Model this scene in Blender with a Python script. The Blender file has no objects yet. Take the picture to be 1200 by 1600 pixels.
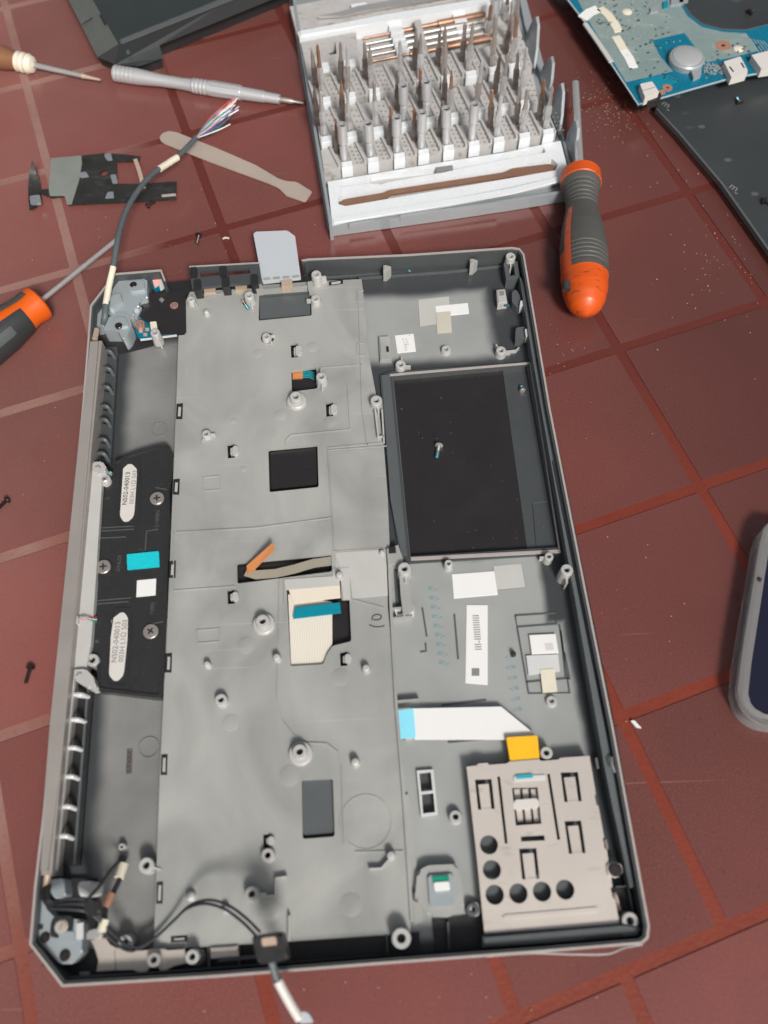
import bpy, bmesh, math, random
from mathutils import Vector, Matrix
from mathutils.geometry import tessellate_polygon
random.seed(7)
S = 0.001                      # everything below is written in millimetres
scene = bpy.context.scene
col = scene.collection

# ------------------------------------------------------------------ camera
F, TILT, ROLL, CAMH = 1325.59, 0.44772, -0.033596, 425.6
Rcam = Matrix.Rotation(TILT, 3, 'X') @ Matrix.Rotation(ROLL, 3, 'Z')
cam_d = bpy.data.cameras.new('camera'); cam = bpy.data.objects.new('camera', cam_d); col.objects.link(cam)
cam.matrix_world = Matrix.Translation((0, 0, CAMH*S)) @ Rcam.to_4x4()
cam_d.sensor_fit = 'VERTICAL'; cam_d.sensor_height = 36; cam_d.sensor_width = 27
cam_d.lens = 36*F/1600
cam_d.clip_start = 0.01; cam_d.clip_end = 50
cam_d.dof.use_dof = True; cam_d.dof.focus_distance = 0.50; cam_d.dof.aperture_fstop = 6.0
scene.camera = cam

# ------------------------------------------------------------------ light
SUN_EL, SUN_AZ = math.radians(45), math.radians(161)     # azimuth clockwise from +Y
w = bpy.data.worlds.new('World'); scene.world = w; w.use_nodes = True
nt = w.node_tree; bg = nt.nodes['Background']
sky = nt.nodes.new('ShaderNodeTexSky'); sky.sky_type = 'NISHITA'; sky.sun_disc = False
sky.sun_elevation = SUN_EL; sky.sun_rotation = SUN_AZ
sky.air_density = 1.0; sky.dust_density = 6.0; sky.ozone_density = 0.3
hs = nt.nodes.new('ShaderNodeHueSaturation'); hs.inputs['Saturation'].default_value = 0.40      # thin overcast: a paler sky
nt.links.new(sky.outputs[0], hs.inputs['Color']); nt.links.new(hs.outputs[0], bg.inputs[0]); bg.inputs[1].default_value = 0.082
sd = bpy.data.lights.new('sun', 'SUN'); sd.energy = 3.7; sd.angle = math.radians(12); sd.color = (1.0, 0.95, 0.89)
so = bpy.data.objects.new('sun', sd); col.objects.link(so)
dirv = Vector((math.sin(SUN_AZ)*math.cos(SUN_EL), math.cos(SUN_AZ)*math.cos(SUN_EL), math.sin(SUN_EL)))
so.rotation_euler = dirv.to_track_quat('Z', 'Y').to_euler(); so.location = dirv*3
scene.view_settings.view_transform = 'Standard'; scene.view_settings.look = 'None'
scene.view_settings.exposure = -0.15; scene.view_settings.gamma = 1

# ------------------------------------------------------------------ helpers
def P(px, py, z=0.0):
    """photo pixel (1200x1600) seen on the level z millimetres above the floor"""
    d = Rcam @ Vector(((px-600)/F, -(py-800)/F, -1.0))
    t = (z-CAMH)/d.z
    return (d.x*t, d.y*t)
def G(pts, z): return [P(a, b, z) for a, b in pts]
def P3(px, py, z): x, y = P(px, py, z); return Vector((x, y, z))
def rnd(pts, r, n=4):
    """round the corners of an outline"""
    out = []; N = len(pts)
    for i in range(N):
        p = Vector(pts[i]); a = Vector(pts[i-1]); b = Vector(pts[(i+1) % N])
        da = a-p; db = b-p; rr = min(r, da.length*.45, db.length*.45)
        s = p+da.normalized()*rr; e = p+db.normalized()*rr
        for k in range(n+1):
            t = k/n; q = s*(1-t)**2+p*2*t*(1-t)+e*t*t; out.append((q.x, q.y))
    return out
def circ(cx, cy, r, n=24, ph=0): return [(cx+r*math.cos(ph+2*math.pi*i/n), cy+r*math.sin(ph+2*math.pi*i/n)) for i in range(n)]
def area(p): return sum(p[i-1][0]*p[i][1]-p[i][0]*p[i-1][1] for i in range(len(p)))/2
def off(pts, d):
    """offset an outline inward by d"""
    if area(pts) < 0: pts = pts[::-1]
    out = []; N = len(pts)
    for i in range(N):
        p = Vector(pts[i]); a = (p-Vector(pts[i-1])).normalized(); b = (Vector(pts[(i+1) % N])-p).normalized()
        na = Vector((-a.y, a.x)); nb = Vector((-b.y, b.x)); m = (na+nb)
        if m.length < 1e-6: m = na
        m.normalize(); q = p+m*d/max(.35, m.dot(na)); out.append((q.x, q.y))
    return out
def strip(path, wd):
    """outline of a band of width wd along a path"""
    L = []; R = []
    V = [Vector(p) for p in path]
    for i, p in enumerate(V):
        t = (V[min(i+1, len(V)-1)]-V[max(i-1, 0)]).normalized(); n = Vector((-t.y, t.x))*wd/2
        L.append(tuple(p+n)); R.append(tuple(p-n))
    return L+R[::-1]
def smooth_path(pts, n=8):
    V = [Vector(p) for p in pts]; out = []
    for i in range(len(V)-1):
        a = V[max(i-1, 0)]; b = V[i]; c = V[i+1]; d = V[min(i+2, len(V)-1)]
        for k in range(n):
            t = k/n; out.append(.5*((2*b)+(c-a)*t+(2*a-5*b+4*c-d)*t*t+(3*b-a-3*c+d)*t**3))
    out.append(V[-1]); return out

def bprism(bm, pts, z0, z1, holes=(), bev=0.0):
    pts = list(pts)
    if area(pts) < 0: pts = pts[::-1]
    hs = [list(h) if area(h) < 0 else list(h)[::-1] for h in holes]
    if not hs:
        lo = [bm.verts.new((x, y, z0)) for x, y in pts]; hi = [bm.verts.new((x, y, z1)) for x, y in pts]
        n = len(pts); fs = [bm.faces.new(hi), bm.faces.new(lo[::-1])]
        for i in range(n): bm.faces.new((lo[i], lo[(i+1) % n], hi[(i+1) % n], hi[i]))
        if bev > 0:
            es = [e for e in fs[0].edges]
            bmesh.ops.bevel(bm, geom=es, offset=bev, segments=2, affect='EDGES', clamp_overlap=True)
        return
    loops = [pts]+hs
    tris = tessellate_polygon([[Vector((x, y, 0)) for x, y in l] for l in loops])
    flat = [p for l in loops for p in l]
    lo = [bm.verts.new((x, y, z0)) for x, y in flat]; hi = [bm.verts.new((x, y, z1)) for x, y in flat]
    for t in tris:
        a, b, c = t
        cr = (flat[b][0]-flat[a][0])*(flat[c][1]-flat[a][1])-(flat[b][1]-flat[a][1])*(flat[c][0]-flat[a][0])
        if abs(cr) < 1e-9: continue
        if cr < 0: b, c = c, b
        try: bm.faces.new((hi[a], hi[b], hi[c])); bm.faces.new((lo[c], lo[b], lo[a]))
        except ValueError: pass
    o = 0
    for l in loops:
        n = len(l)
        for i in range(n):
            a = o+i; b = o+(i+1) % n
            try: bm.faces.new((lo[a], lo[b], hi[b], hi[a]))
            except ValueError: pass
        o += n
def blathe(bm, cx, cy, prof, n=20, ph=0.0):
    rings = []
    for r, z in prof:
        if r < 1e-6: rings.append([bm.verts.new((cx, cy, z))])
        else: rings.append([bm.verts.new((cx+r*math.cos(ph+2*math.pi*i/n), cy+r*math.sin(ph+2*math.pi*i/n), z)) for i in range(n)])
    for A, B in zip(rings, rings[1:]):
        for i in range(n):
            j = (i+1) % n
            if len(A) == 1 and len(B) == 1: continue
            if len(A) == 1: bm.faces.new((A[0], B[i], B[j]))
            elif len(B) == 1: bm.faces.new((A[i], A[j], B[0]))
            else: bm.faces.new((A[i], A[j], B[j], B[i]))
def baxis(bm, p0, p1, prof, n=24, a0=0, a1=360, cap=True):
    """turned body along the line p0-p1; prof = [(mm along, radius)]; angle 0 points up"""
    p0 = Vector(p0); p1 = Vector(p1); d = (p1-p0).normalized()
    up = Vector((0, 0, 1)) if abs(d.z) < .9 else Vector((0, 1, 0))
    up = (up-d*up.dot(d)).normalized(); sx = d.cross(up)
    full = a1-a0 >= 360; m = n if full else n+1
    rings = []
    for t, r in prof:
        c = p0+d*t
        rings.append([bm.verts.new(c+(up*math.cos(math.radians(a0+(a1-a0)*i/n))+sx*math.sin(math.radians(a0+(a1-a0)*i/n)))*max(r, .01)) for i in range(m)])
    for A, B in zip(rings, rings[1:]):
        for i in range(n):
            j = (i+1) % m; bm.faces.new((A[i], B[i], B[j], A[j]))
    if cap and full:
        bm.faces.new(rings[0]); bm.faces.new(rings[-1][::-1])
def btube(bm, pts, r, n=8, rr=None):
    V = [Vector(p) for p in pts]; rings = []
    up = Vector((0, 0, 1)); prev = None
    for i, p in enumerate(V):
        t = (V[min(i+1, len(V)-1)]-V[max(i-1, 0)])
        if t.length < 1e-9: t = Vector((1, 0, 0))
        t.normalize()
        s = t.cross(up if abs(t.z) < .95 else Vector((0, 1, 0))).normalized() if prev is None else (prev-t*prev.dot(t)).normalized()
        prev = s; u = s.cross(t); q = rr[i] if rr else r
        rings.append([bm.verts.new(p+(s*math.cos(2*math.pi*k/n)+u*math.sin(2*math.pi*k/n))*q) for k in range(n)])
    for A, B in zip(rings, rings[1:]):
        for k in range(n): bm.faces.new((A[k], A[(k+1) % n], B[(k+1) % n], B[k]))
    bm.faces.new(rings[0][::-1]); bm.faces.new(rings[-1])
def bbox(bm, c, ex, ey, ez, rot=0.0):
    """box centred in x,y at c, resting from c.z upward by ez"""
    cs, sn = math.cos(rot), math.sin(rot)
    pts = [(c[0]+x*cs-y*sn, c[1]+x*sn+y*cs) for x, y in ((-ex/2, -ey/2), (ex/2, -ey/2), (ex/2, ey/2), (-ex/2, ey/2))]
    bprism(bm, pts, c[2], c[2]+ez)
def bfacets(bm, faces):
    cache = {}
    for f in faces:
        vs = []
        for p in f:
            k = tuple(p)
            if k not in cache: cache[k] = bm.verts.new(P3(*p))
            vs.append(cache[k])
        bm.faces.new(vs)

WM = {}
def link(o, parent=None, loc=(0, 0, 0)):
    col.objects.link(o)
    o.location = Vector(loc)*S if parent is None else (0, 0, 0)
    if parent is None: WM[o.name] = Vector(loc)
    else: o.parent = parent; WM[o.name] = WM[parent.name]
    return o
def tag(o, label=None, cat=None, group=None, kind=None):
    if label: o['label'] = label
    if cat: o['category'] = cat
    if group: o['group'] = group
    if kind: o['kind'] = kind
    return o
def thing(name, label, cat, loc, group=None):
    o = bpy.data.objects.new(name, None); o.empty_display_size = .005
    link(o, None, loc); return tag(o, label, cat, group)
def obj(name, bm, mat, parent=None, smooth=30, loc=None, kind=None, label=None):
    """links a bmesh written in world millimetres as ONE object"""
    bmesh.ops.recalc_face_normals(bm, faces=bm.faces)
    me = bpy.data.meshes.new(name)
    if parent is not None: base = WM[parent.name]
    else:
        if loc is None:
            n = max(1, len(bm.verts)); c = Vector((0, 0, 0))
            for v in bm.verts: c += v.co
            c /= n; loc = (c.x, c.y, min(v.co.z for v in bm.verts))
        base = Vector(loc)
    bmesh.ops.translate(bm, verts=bm.verts, vec=-base)
    bmesh.ops.scale(bm, verts=bm.verts, vec=(S, S, S))
    bm.to_mesh(me); bm.free(); me.materials.append(mat)
    if smooth:
        me.shade_smooth(); me.set_sharp_from_angle(angle=math.radians(smooth))
    o = bpy.data.objects.new(name, me); link(o, parent, base)
    if kind: o['kind'] = kind
    if label: o['label'] = label
    return o
LIM = []
def clampin(pts):
    out = []
    for p in pts:
        q = Vector(p)
        for a, n in LIM:
            d = (q-a).dot(n)
            if d > 0: q = q-n*d
        out.append(tuple(q))
    return out
def prism(name, pts, z0, z1, mat, parent=None, holes=(), bev=0.15, **k):
    if parent is not None and parent.name == 'laptop_chassis' and z1 < 19 and name not in ('port_frame', 'port_shelf', 'port_post', 'main_plate', 'plate_skirt', 'bottom_shell'): pts = clampin(pts)
    bm = bmesh.new(); bprism(bm, pts, z0, z1, holes, bev); return obj(name, bm, mat, parent, **k)
def ridge(name, path_px, z, h, wd, mat, parent):
    bm = bmesh.new(); bprism(bm, strip(G(path_px, z), wd), z-.3, z+h); return obj(name, bm, mat, parent)
def text(name, s, px, py, z, size, ang, mat, parent, h=.06):
    cu = bpy.data.curves.new(name, 'FONT'); cu.body = s; cu.size = size*S; cu.align_x = 'CENTER'; cu.align_y = 'CENTER'; cu.extrude = h*S; cu.resolution_u = 2
    t = bpy.data.objects.new('tmp', cu); me = bpy.data.meshes.new_from_object(t); bpy.data.objects.remove(t)
    x, y = P(px, py, z); base = WM[parent.name]
    me.transform(Matrix.Translation((Vector((x, y, z))-base)*S) @ Matrix.Rotation(ang, 4, 'Z'))
    me.materials.clear(); me.materials.append(mat); me.name = name
    o = bpy.data.objects.new(name, me); link(o, parent); return o

# ------------------------------------------------------------------ materials
def mat(name, c, rough=.5, metal=0.0, var=.06, scale=60, bump=0.0, bscale=600, spec=.5, c2=None, coat=0.0, extra=None, rvar=.08):
    m = bpy.data.materials.new(name); m.use_nodes = True; t = m.node_tree; N = t.nodes; L = t.links
    b = N['Principled BSDF']; g = N.new('ShaderNodeNewGeometry')
    n = N.new('ShaderNodeTexNoise'); n.inputs['Scale'].default_value = scale; n.inputs['Detail'].default_value = 5; L.new(g.outputs['Position'], n.inputs['Vector'])
    mx = N.new('ShaderNodeMix'); mx.data_type = 'RGBA'
    ca = tuple(max(0, x*(1-var*2)) for x in c) if c2 is None else c
    cb = tuple(min(1, x*(1+var*2)) for x in c) if c2 is None else c2
    mx.inputs[6].default_value = (*ca, 1); mx.inputs[7].default_value = (*cb, 1); L.new(n.outputs['Fac'], mx.inputs[0])
    L.new(mx.outputs[2], b.inputs['Base Color'])
    mr = N.new('ShaderNodeMapRange'); mr.inputs[1].default_value = .3; mr.inputs[2].default_value = .7; mr.inputs[3].default_value = max(.02, rough-rvar); mr.inputs[4].default_value = min(1, rough+rvar)
    n2 = N.new('ShaderNodeTexNoise'); n2.inputs['Scale'].default_value = scale*3.1; n2.inputs['Detail'].default_value = 3; L.new(g.outputs['Position'], n2.inputs['Vector'])
    L.new(n2.outputs['Fac'], mr.inputs[0]); L.new(mr.outputs[0], b.inputs['Roughness'])
    b.inputs['Metallic'].default_value = metal; b.inputs['Specular IOR Level'].default_value = spec; b.inputs['Coat Weight'].default_value = coat
    if bump > 0:
        n3 = N.new('ShaderNodeTexNoise'); n3.inputs['Scale'].default_value = bscale; n3.inputs['Detail'].default_value = 3; L.new(g.outputs['Position'], n3.inputs['Vector'])
        bp = N.new('ShaderNodeBump'); bp.inputs['Strength'].default_value = bump; bp.inputs['Distance'].default_value = .0005
        L.new(n3.outputs['Fac'], bp.inputs['Height']); L.new(bp.outputs[0], b.inputs['Normal'])
    if extra: extra(t, mx, b, g)
    return m

CY = 0.0365; TL = P(151, 427, 20)
def uv(px, py, z):
    x, y = P(px, py, z); x -= TL[0]; y -= TL[1]
    return (x*math.cos(CY)+y*math.sin(CY), x*math.sin(CY)-y*math.cos(CY))
def math_node(t, op, a, b=None):
    n = t.nodes.new('ShaderNodeMath'); n.operation = op
    for i, v in enumerate((a, b)):
        if v is None: continue
        if isinstance(v, (int, float)): n.inputs[i].default_value = v
        else: t.links.new(v, n.inputs[i])
    return n.outputs[0]
def mottle(amp=.16, warm=True):
    """cloudy sprayed coat: large swirls, finger smears and small pale or dark flecks"""
    def f(t, mx, b, g):
        N = t.nodes; L = t.links
        a = N.new('ShaderNodeTexNoise'); a.inputs['Scale'].default_value = 13; a.inputs['Detail'].default_value = 4; a.inputs['Distortion'].default_value = 1.6; L.new(g.outputs['Position'], a.inputs['Vector'])
        mp = N.new('ShaderNodeMapping'); mp.inputs['Scale'].default_value = (60, 14, 1); mp.inputs['Rotation'].default_value = (0, 0, .5); L.new(g.outputs['Position'], mp.inputs[0])
        c = N.new('ShaderNodeTexNoise'); c.inputs['Scale'].default_value = 1; c.inputs['Detail'].default_value = 5; L.new(mp.outputs[0], c.inputs['Vector'])
        fl = N.new('ShaderNodeTexNoise'); fl.inputs['Scale'].default_value = 420; fl.inputs['Detail'].default_value = 2; L.new(g.outputs['Position'], fl.inputs['Vector'])
        def rg(v, i0, i1, o0, o1):
            r = N.new('ShaderNodeMapRange'); r.inputs[1].default_value = i0; r.inputs[2].default_value = i1; r.inputs[3].default_value = o0; r.inputs[4].default_value = o1; L.new(v, r.inputs[0]); return r.outputs[0]
        k = math_node(t, 'ADD', rg(a.outputs['Fac'], .35, .65, 1-amp, 1+amp), rg(c.outputs['Fac'], .3, .7, -amp*.45, amp*.45))
        k = math_node(t, 'ADD', k, rg(fl.outputs['Fac'], .70, .80, 0, -.12))
        m2 = N.new('ShaderNodeMix'); m2.data_type = 'RGBA'; m2.inputs[6].default_value = (.97, 1.0, 1.0, 1); m2.inputs[7].default_value = (1.0, .985, .95, 1); L.new(a.outputs['Fac'], m2.inputs[0])
        m3 = N.new('ShaderNodeVectorMath'); m3.operation = 'MULTIPLY'; L.new(mx.outputs[2], m3.inputs[0]); L.new(m2.outputs[2], m3.inputs[1])
        m4 = N.new('ShaderNodeVectorMath'); m4.operation = 'SCALE'; L.new(m3.outputs[0], m4.inputs[0]); L.new(k, m4.inputs['Scale'])
        sc_ = None
        for ang, sx in ((.35, 5), (-1.0, 7), (1.3, 6)):
            m_ = N.new('ShaderNodeMapping'); m_.inputs['Rotation'].default_value = (0, 0, ang); m_.inputs['Scale'].default_value = (sx, 700, 1); L.new(g.outputs['Position'], m_.inputs[0])
            q_ = N.new('ShaderNodeTexNoise'); q_.inputs['Scale'].default_value = 1; q_.inputs['Detail'].default_value = 2; L.new(m_.outputs[0], q_.inputs['Vector'])
            v_ = rg(q_.outputs['Fac'], .74, .77, 0, .5); sc_ = v_ if sc_ is None else math_node(t, 'MAXIMUM', sc_, v_)
        m5 = N.new('ShaderNodeMix'); m5.data_type = 'RGBA'; L.new(sc_, m5.inputs[0]); L.new(m4.outputs[0], m5.inputs[6]); m5.inputs[7].default_value = (.6, .6, .59, 1)
        L.new(m5.outputs[2], b.inputs['Base Color'])
        L.new(rg(a.outputs['Fac'], .3, .7, .34, .5), b.inputs['Roughness'])
    return f
def scuffed(col2, lo=.60, hi=.66, sc=180, amt=.7):
    def f(t, mx, b, g):
        N = t.nodes; L = t.links
        mp = N.new('ShaderNodeMapping'); mp.inputs['Scale'].default_value = (sc, sc*3, sc); mp.inputs['Rotation'].default_value = (0, 0, .4); L.new(g.outputs['Position'], mp.inputs[0])
        a = N.new('ShaderNodeTexNoise'); a.inputs['Scale'].default_value = 1; a.inputs['Detail'].default_value = 6; L.new(mp.outputs[0], a.inputs['Vector'])
        r = N.new('ShaderNodeMapRange'); r.inputs[1].default_value = lo; r.inputs[2].default_value = hi; r.inputs[4].default_value = amt; L.new(a.outputs['Fac'], r.inputs[0])
        m2 = N.new('ShaderNodeMix'); m2.data_type = 'RGBA'; m2.inputs[7].default_value = (*col2, 1); L.new(mx.outputs[2], m2.inputs[6]); L.new(r.outputs[0], m2.inputs[0]); L.new(m2.outputs[2], b.inputs['Base Color'])
    return f
def coat_mask(boxes):
    """boxes in chassis millimetres (u0,v0,u1,v1,soft): where the grey conductive coat was sprayed over the dark plastic"""
    def f(t, mx, b, g):
        N = t.nodes; L = t.links
        s = N.new('ShaderNodeSeparateXYZ'); L.new(g.outputs['Position'], s.inputs[0])
        X = math_node(t, 'SUBTRACT', math_node(t, 'MULTIPLY', s.outputs[0], 1000), TL[0]); Y = math_node(t, 'SUBTRACT', math_node(t, 'MULTIPLY', s.outputs[1], 1000), TL[1])
        n = N.new('ShaderNodeTexNoise'); n.inputs['Scale'].default_value = 35; n.inputs['Detail'].default_value = 2; L.new(g.outputs['Position'], n.inputs['Vector'])
        nz = math_node(t, 'MULTIPLY', math_node(t, 'SUBTRACT', n.outputs['Fac'], .5), 7)
        U = math_node(t, 'ADD', math_node(t, 'ADD', math_node(t, 'MULTIPLY', X, math.cos(CY)), math_node(t, 'MULTIPLY', Y, math.sin(CY))), nz)
        V = math_node(t, 'ADD', math_node(t, 'SUBTRACT', math_node(t, 'MULTIPLY', X, math.sin(CY)), math_node(t, 'MULTIPLY', Y, math.cos(CY))), nz)
        tot = None
        for u0, v0, u1, v1, soft in boxes:
            m = None
            for val in (math_node(t, 'SUBTRACT', U, u0), math_node(t, 'SUBTRACT', u1, U), math_node(t, 'SUBTRACT', V, v0), math_node(t, 'SUBTRACT', v1, V)):
                m = val if m is None else math_node(t, 'MINIMUM', m, val)
            r = N.new('ShaderNodeMapRange'); r.interpolation_type = 'SMOOTHSTEP'; r.inputs[1].default_value = -soft/2; r.inputs[2].default_value = soft/2; L.new(m, r.inputs[0])
            tot = r.outputs[0] if tot is None else math_node(t, 'MAXIMUM', tot, r.outputs[0])
        m2 = N.new('ShaderNodeMix'); m2.data_type = 'RGBA'; L.new(tot, m2.inputs[0]); m2.inputs[6].default_value = (.045, .05, .054, 1)
        L.new(mx.outputs[2], m2.inputs[7]); L.new(m2.outputs[2], b.inputs['Base Color'])
        L.new(math_node(t, 'MULTIPLY', tot, .12), b.inputs['Metallic'])
    return f

M = {}
M['plate'] = mat('coated_grey_plastic', (.325, .33, .322), .38, .12, c2=(.385, .39, .378), scale=40, bump=.12, bscale=700, extra=mottle(.13))
M['platel'] = mat('bare_light_plastic', (.56, .57, .57), .4, .0, scale=80)
M['bossm'] = mat('boss_plastic', (.45, .45, .44), .38, .1, scale=200)
def bx(a, b, z, soft): u0, v0 = uv(*a, z); u1, v1 = uv(*b, z); return (u0, v0, u1, v1, soft)
M['bay'] = mat('bay_coat', (.26, .275, .27), .38, .1, c2=(.41, .43, .42), scale=30, bump=.06,
    extra=coat_mask([bx((520, 470), (772, 556), 6, 9), bx((520, 560), (597, 880), 6, 5), bx((560, 884), (930, 1450), 6, 5), bx((500, 1000), (960, 1450), 6, 5)]))
M['trough'] = mat('trough_coat', (.13, .132, .128), .30, .2, c2=(.32, .325, .315), scale=30, bump=.1, bscale=300,
    extra=coat_mask([bx((208, 540), (300, 1500), 4, 9)]))
M['gun'] = mat('gunmetal_paint', (.07, .078, .082), .4, .2, scale=90, bump=.1, bscale=2500)
M['ledge'] = mat('slate_ledge', (.12, .135, .14), .42, .1, scale=60, bump=.08, bscale=2500)
M['gun2'] = mat('dark_slate_plastic', (.085, .095, .10), .5, 0, scale=60, bump=.08, bscale=2500)
M['black'] = mat('black_plastic', (.02, .02, .021), .45, 0, scale=120, bump=.06, bscale=2500)
M['film'] = mat('black_film', (.022, .020, .021), .32, 0, scale=20, rvar=.1, extra=scuffed((.07, .065, .065), .70, .76, 60, .6))
M['spk'] = mat('speaker_black', (.028, .028, .029), .30, 0, scale=120, bump=.2, bscale=1800, extra=scuffed((.12, .12, .12), .70, .74, 260, .5))
M['rimedge'] = mat('worn_edge', (.44, .40, .38), .4, .2, scale=200)
M['bar'] = mat('hinge_bar_metal', (.33, .305, .285), .4, .2, scale=40, bump=.05, bscale=3000)
M['zinc'] = mat('cast_zinc', (.37, .42, .44), .36, .3, scale=60, rvar=.03, bump=.1, bscale=700)
M['steel'] = mat('bright_steel', (.62, .61, .60), .30, .65, scale=40, rvar=.02)
M['steeld'] = mat('worn_steel', (.34, .28, .25), .35, .6, c2=(.52, .49, .46), scale=120, rvar=.02)
M['beige'] = mat('nickel_beige', (.60, .54, .48), .38, .45, scale=30)
M['cage'] = mat('cage_nickel', (.60, .55, .505), .40, .3, scale=18, rvar=.05, bump=.06, bscale=500, extra=scuffed((.42, .38, .35), .62, .72, 90, .5))
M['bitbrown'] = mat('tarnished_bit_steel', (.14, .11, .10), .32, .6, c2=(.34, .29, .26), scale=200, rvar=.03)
M['copper'] = mat('copper', (.52, .27, .18), .4, .4, scale=120, rvar=.02)
M['coppertool'] = mat('bronzed_steel', (.36, .19, .13), .42, .6, c2=(.42, .25, .17), scale=60)
M['conn'] = mat('connector_beige', (.55, .42, .33), .45, .3, scale=120)
M['kapton'] = mat('orange_flex', (.55, .22, .08), .35, 0, scale=60)
M['yellow'] = mat('amber_film', (.85, .47, .02), .35, 0, scale=90)
M['flex'] = mat('clear_flex', (.37, .34, .27), .35, .2, scale=100)
def stripes(ang, freq, lo):
    def f(t, mx, b, g):
        mp = t.nodes.new('ShaderNodeMapping'); mp.inputs['Rotation'].default_value = (0, 0, ang); t.links.new(g.outputs['Position'], mp.inputs[0])
        wv = t.nodes.new('ShaderNodeTexWave'); wv.inputs['Scale'].default_value = freq; wv.inputs['Distortion'].default_value = 0; t.links.new(mp.outputs[0], wv.inputs[0])
        m2 = t.nodes.new('ShaderNodeMix'); m2.data_type = 'RGBA'; m2.blend_type = 'MULTIPLY'; m2.inputs[0].default_value = 1
        r = t.nodes.new('ShaderNodeMapRange'); r.inputs[3].default_value = lo; t.links.new(wv.outputs[1], r.inputs[0])
        t.links.new(mx.outputs[2], m2.inputs[6]); t.links.new(r.outputs[0], m2.inputs[7]); t.links.new(m2.outputs[2], b.inputs['Base Color'])
    return f
M['cream'] = mat('cream_flat_cable', (.70, .64, .54), .5, 0, scale=60, var=.02)
M['cream2'] = mat('cream_flat_cable_wires', (.74, .70, .61), .5, 0, scale=60, var=.02, extra=stripes(.09, 260, .84))
M['bluetape'] = mat('blue_pull_tape', (.0, .22, .30), .4, 0, scale=90)
M['cyan'] = mat('cyan_foam', (.0, .50, .58), .7, 0, scale=300, bump=.3)
M['ltblue'] = mat('light_blue_stiffener', (.25, .68, .85), .4, 0, scale=90)
M['white'] = mat('white_label', (.74, .745, .74), .5, 0, scale=90, var=.01)
M['ivory'] = mat('label_ivory', (.60, .58, .55), .5, 0, scale=90, var=.02)
M['card'] = mat('card_plastic', (.46, .50, .54), .45, 0, scale=60, var=.01)
M['ink'] = mat('black_ink', (.03, .03, .035), .6, 0, scale=90)
M['inkg'] = mat('grey_ink', (.20, .20, .20), .6, 0, scale=90)
M['inkb'] = mat('teal_ink', (.10, .27, .33), .5, 0, scale=90)
M['inkm'] = mat('moulded_mark', (.09, .09, .095), .5, 0, scale=90)
M['tape'] = mat('frosted_tape', (.47, .47, .455), .4, 0, scale=50)
M['tapey'] = mat('yellowed_tape', (.52, .49, .42), .45, 0, scale=50)
M['pcb'] = mat('blue_circuit_board', (.0, .10, .19), .32, 0, c2=(.0, .19, .28), scale=350, bump=.2, bscale=900)
M['pcbl'] = mat('board_coat', (.17, .26, .27), .32, .2, c2=(.33, .40, .38), scale=45, bump=.35, bscale=260, extra=scuffed((.42, .44, .40), .58, .68, 70, .6))
M['orange'] = mat('orange_plastic', (.64, .10, .006), .36, 0, scale=70, var=.04, rvar=.06, extra=scuffed((.35, .07, .02), .66, .74))
M['orange2'] = mat('orange_plastic_dirty', (.63, .085, .006), .42, 0, scale=70, c2=(.54, .075, .008), extra=scuffed((.12, .04, .02), .60, .70, 150, .75))
M['rubber'] = mat('grey_rubber', (.075, .074, .068), .58, 0, scale=70, bump=.2, bscale=2500, extra=scuffed((.16, .155, .145), .66, .74, 200, .5))
M['rubberk'] = mat('black_rubber', (.03, .034, .036), .5, 0, scale=70, bump=.1)
M['wood'] = mat('brown_wood', (.16, .07, .035), .45, 0, c2=(.26, .12, .06), scale=90)
M['offw'] = mat('yellowed_white', (.68, .64, .52), .4, 0, scale=90)
M['alu'] = mat('satin_aluminium', (.60, .61, .62), .33, .5, scale=30, rvar=.02)
M['spud'] = mat('brushed_spudger', (.52, .44, .38), .40, .3, scale=40, rvar=.02, extra=stripes(-.5, 500, .93))
M['kit'] = mat('kit_white_plastic', (.68, .715, .74), .28, 0, scale=50, var=.03, bump=.05)
M['kitg'] = mat('kit_grey_plastic', (.44, .43, .42), .5, 0, scale=90, var=.08, bump=.1, extra=scuffed((.20, .18, .16), .58, .70, 120, .6))
M['kits'] = mat('kit_silver_frame', (.30, .33, .35), .38, .15, scale=30, rvar=.02)
M['cable'] = mat('grey_cable', (.085, .105, .115), .45, 0, scale=200, bump=.3, bscale=1500)
M['cablek'] = mat('black_cable', (.03, .032, .038), .35, 0, scale=200)
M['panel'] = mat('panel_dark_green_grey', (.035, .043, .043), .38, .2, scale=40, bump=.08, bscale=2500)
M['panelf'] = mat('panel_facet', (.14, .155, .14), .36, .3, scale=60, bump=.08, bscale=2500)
M['markg'] = mat('faint_grey_print', (.20, .205, .205), .5, 0, scale=90)
M['cover'] = mat('cover_anthracite', (.035, .040, .043), .38, .15, scale=14, c2=(.055, .062, .065), bump=.08, bscale=2500, extra=scuffed((.12, .13, .135), .64, .74, 40, .5))
M['bracket'] = mat('blackened_sheet', (.025, .025, .024), .26, .5, c2=(.08, .08, .075), scale=70, bump=.4, bscale=150, extra=scuffed((.20, .20, .19), .58, .72, 60, .35))
M['bracketl'] = mat('grey_pad', (.19, .21, .19), .4, .2, c2=(.30, .33, .30), scale=50)
M['solder'] = mat('solder_smear', (.38, .41, .44), .45, .6, scale=120, bump=.4, bscale=500)
M['red'] = mat('red_wire', (.65, .08, .10), .4, 0); M['green'] = mat('green_wire', (.0, .25, .16), .4, 0)
M['pinkw'] = mat('pink_wire', (.75, .45, .42), .4, 0); M['whitew'] = mat('white_wire', (.8, .8, .78), .4, 0); M['bluew'] = mat('teal_wire', (.02, .35, .42), .4, 0)
M['violet'] = mat('violet_wire', (.16, .10, .30), .4, 0)
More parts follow.
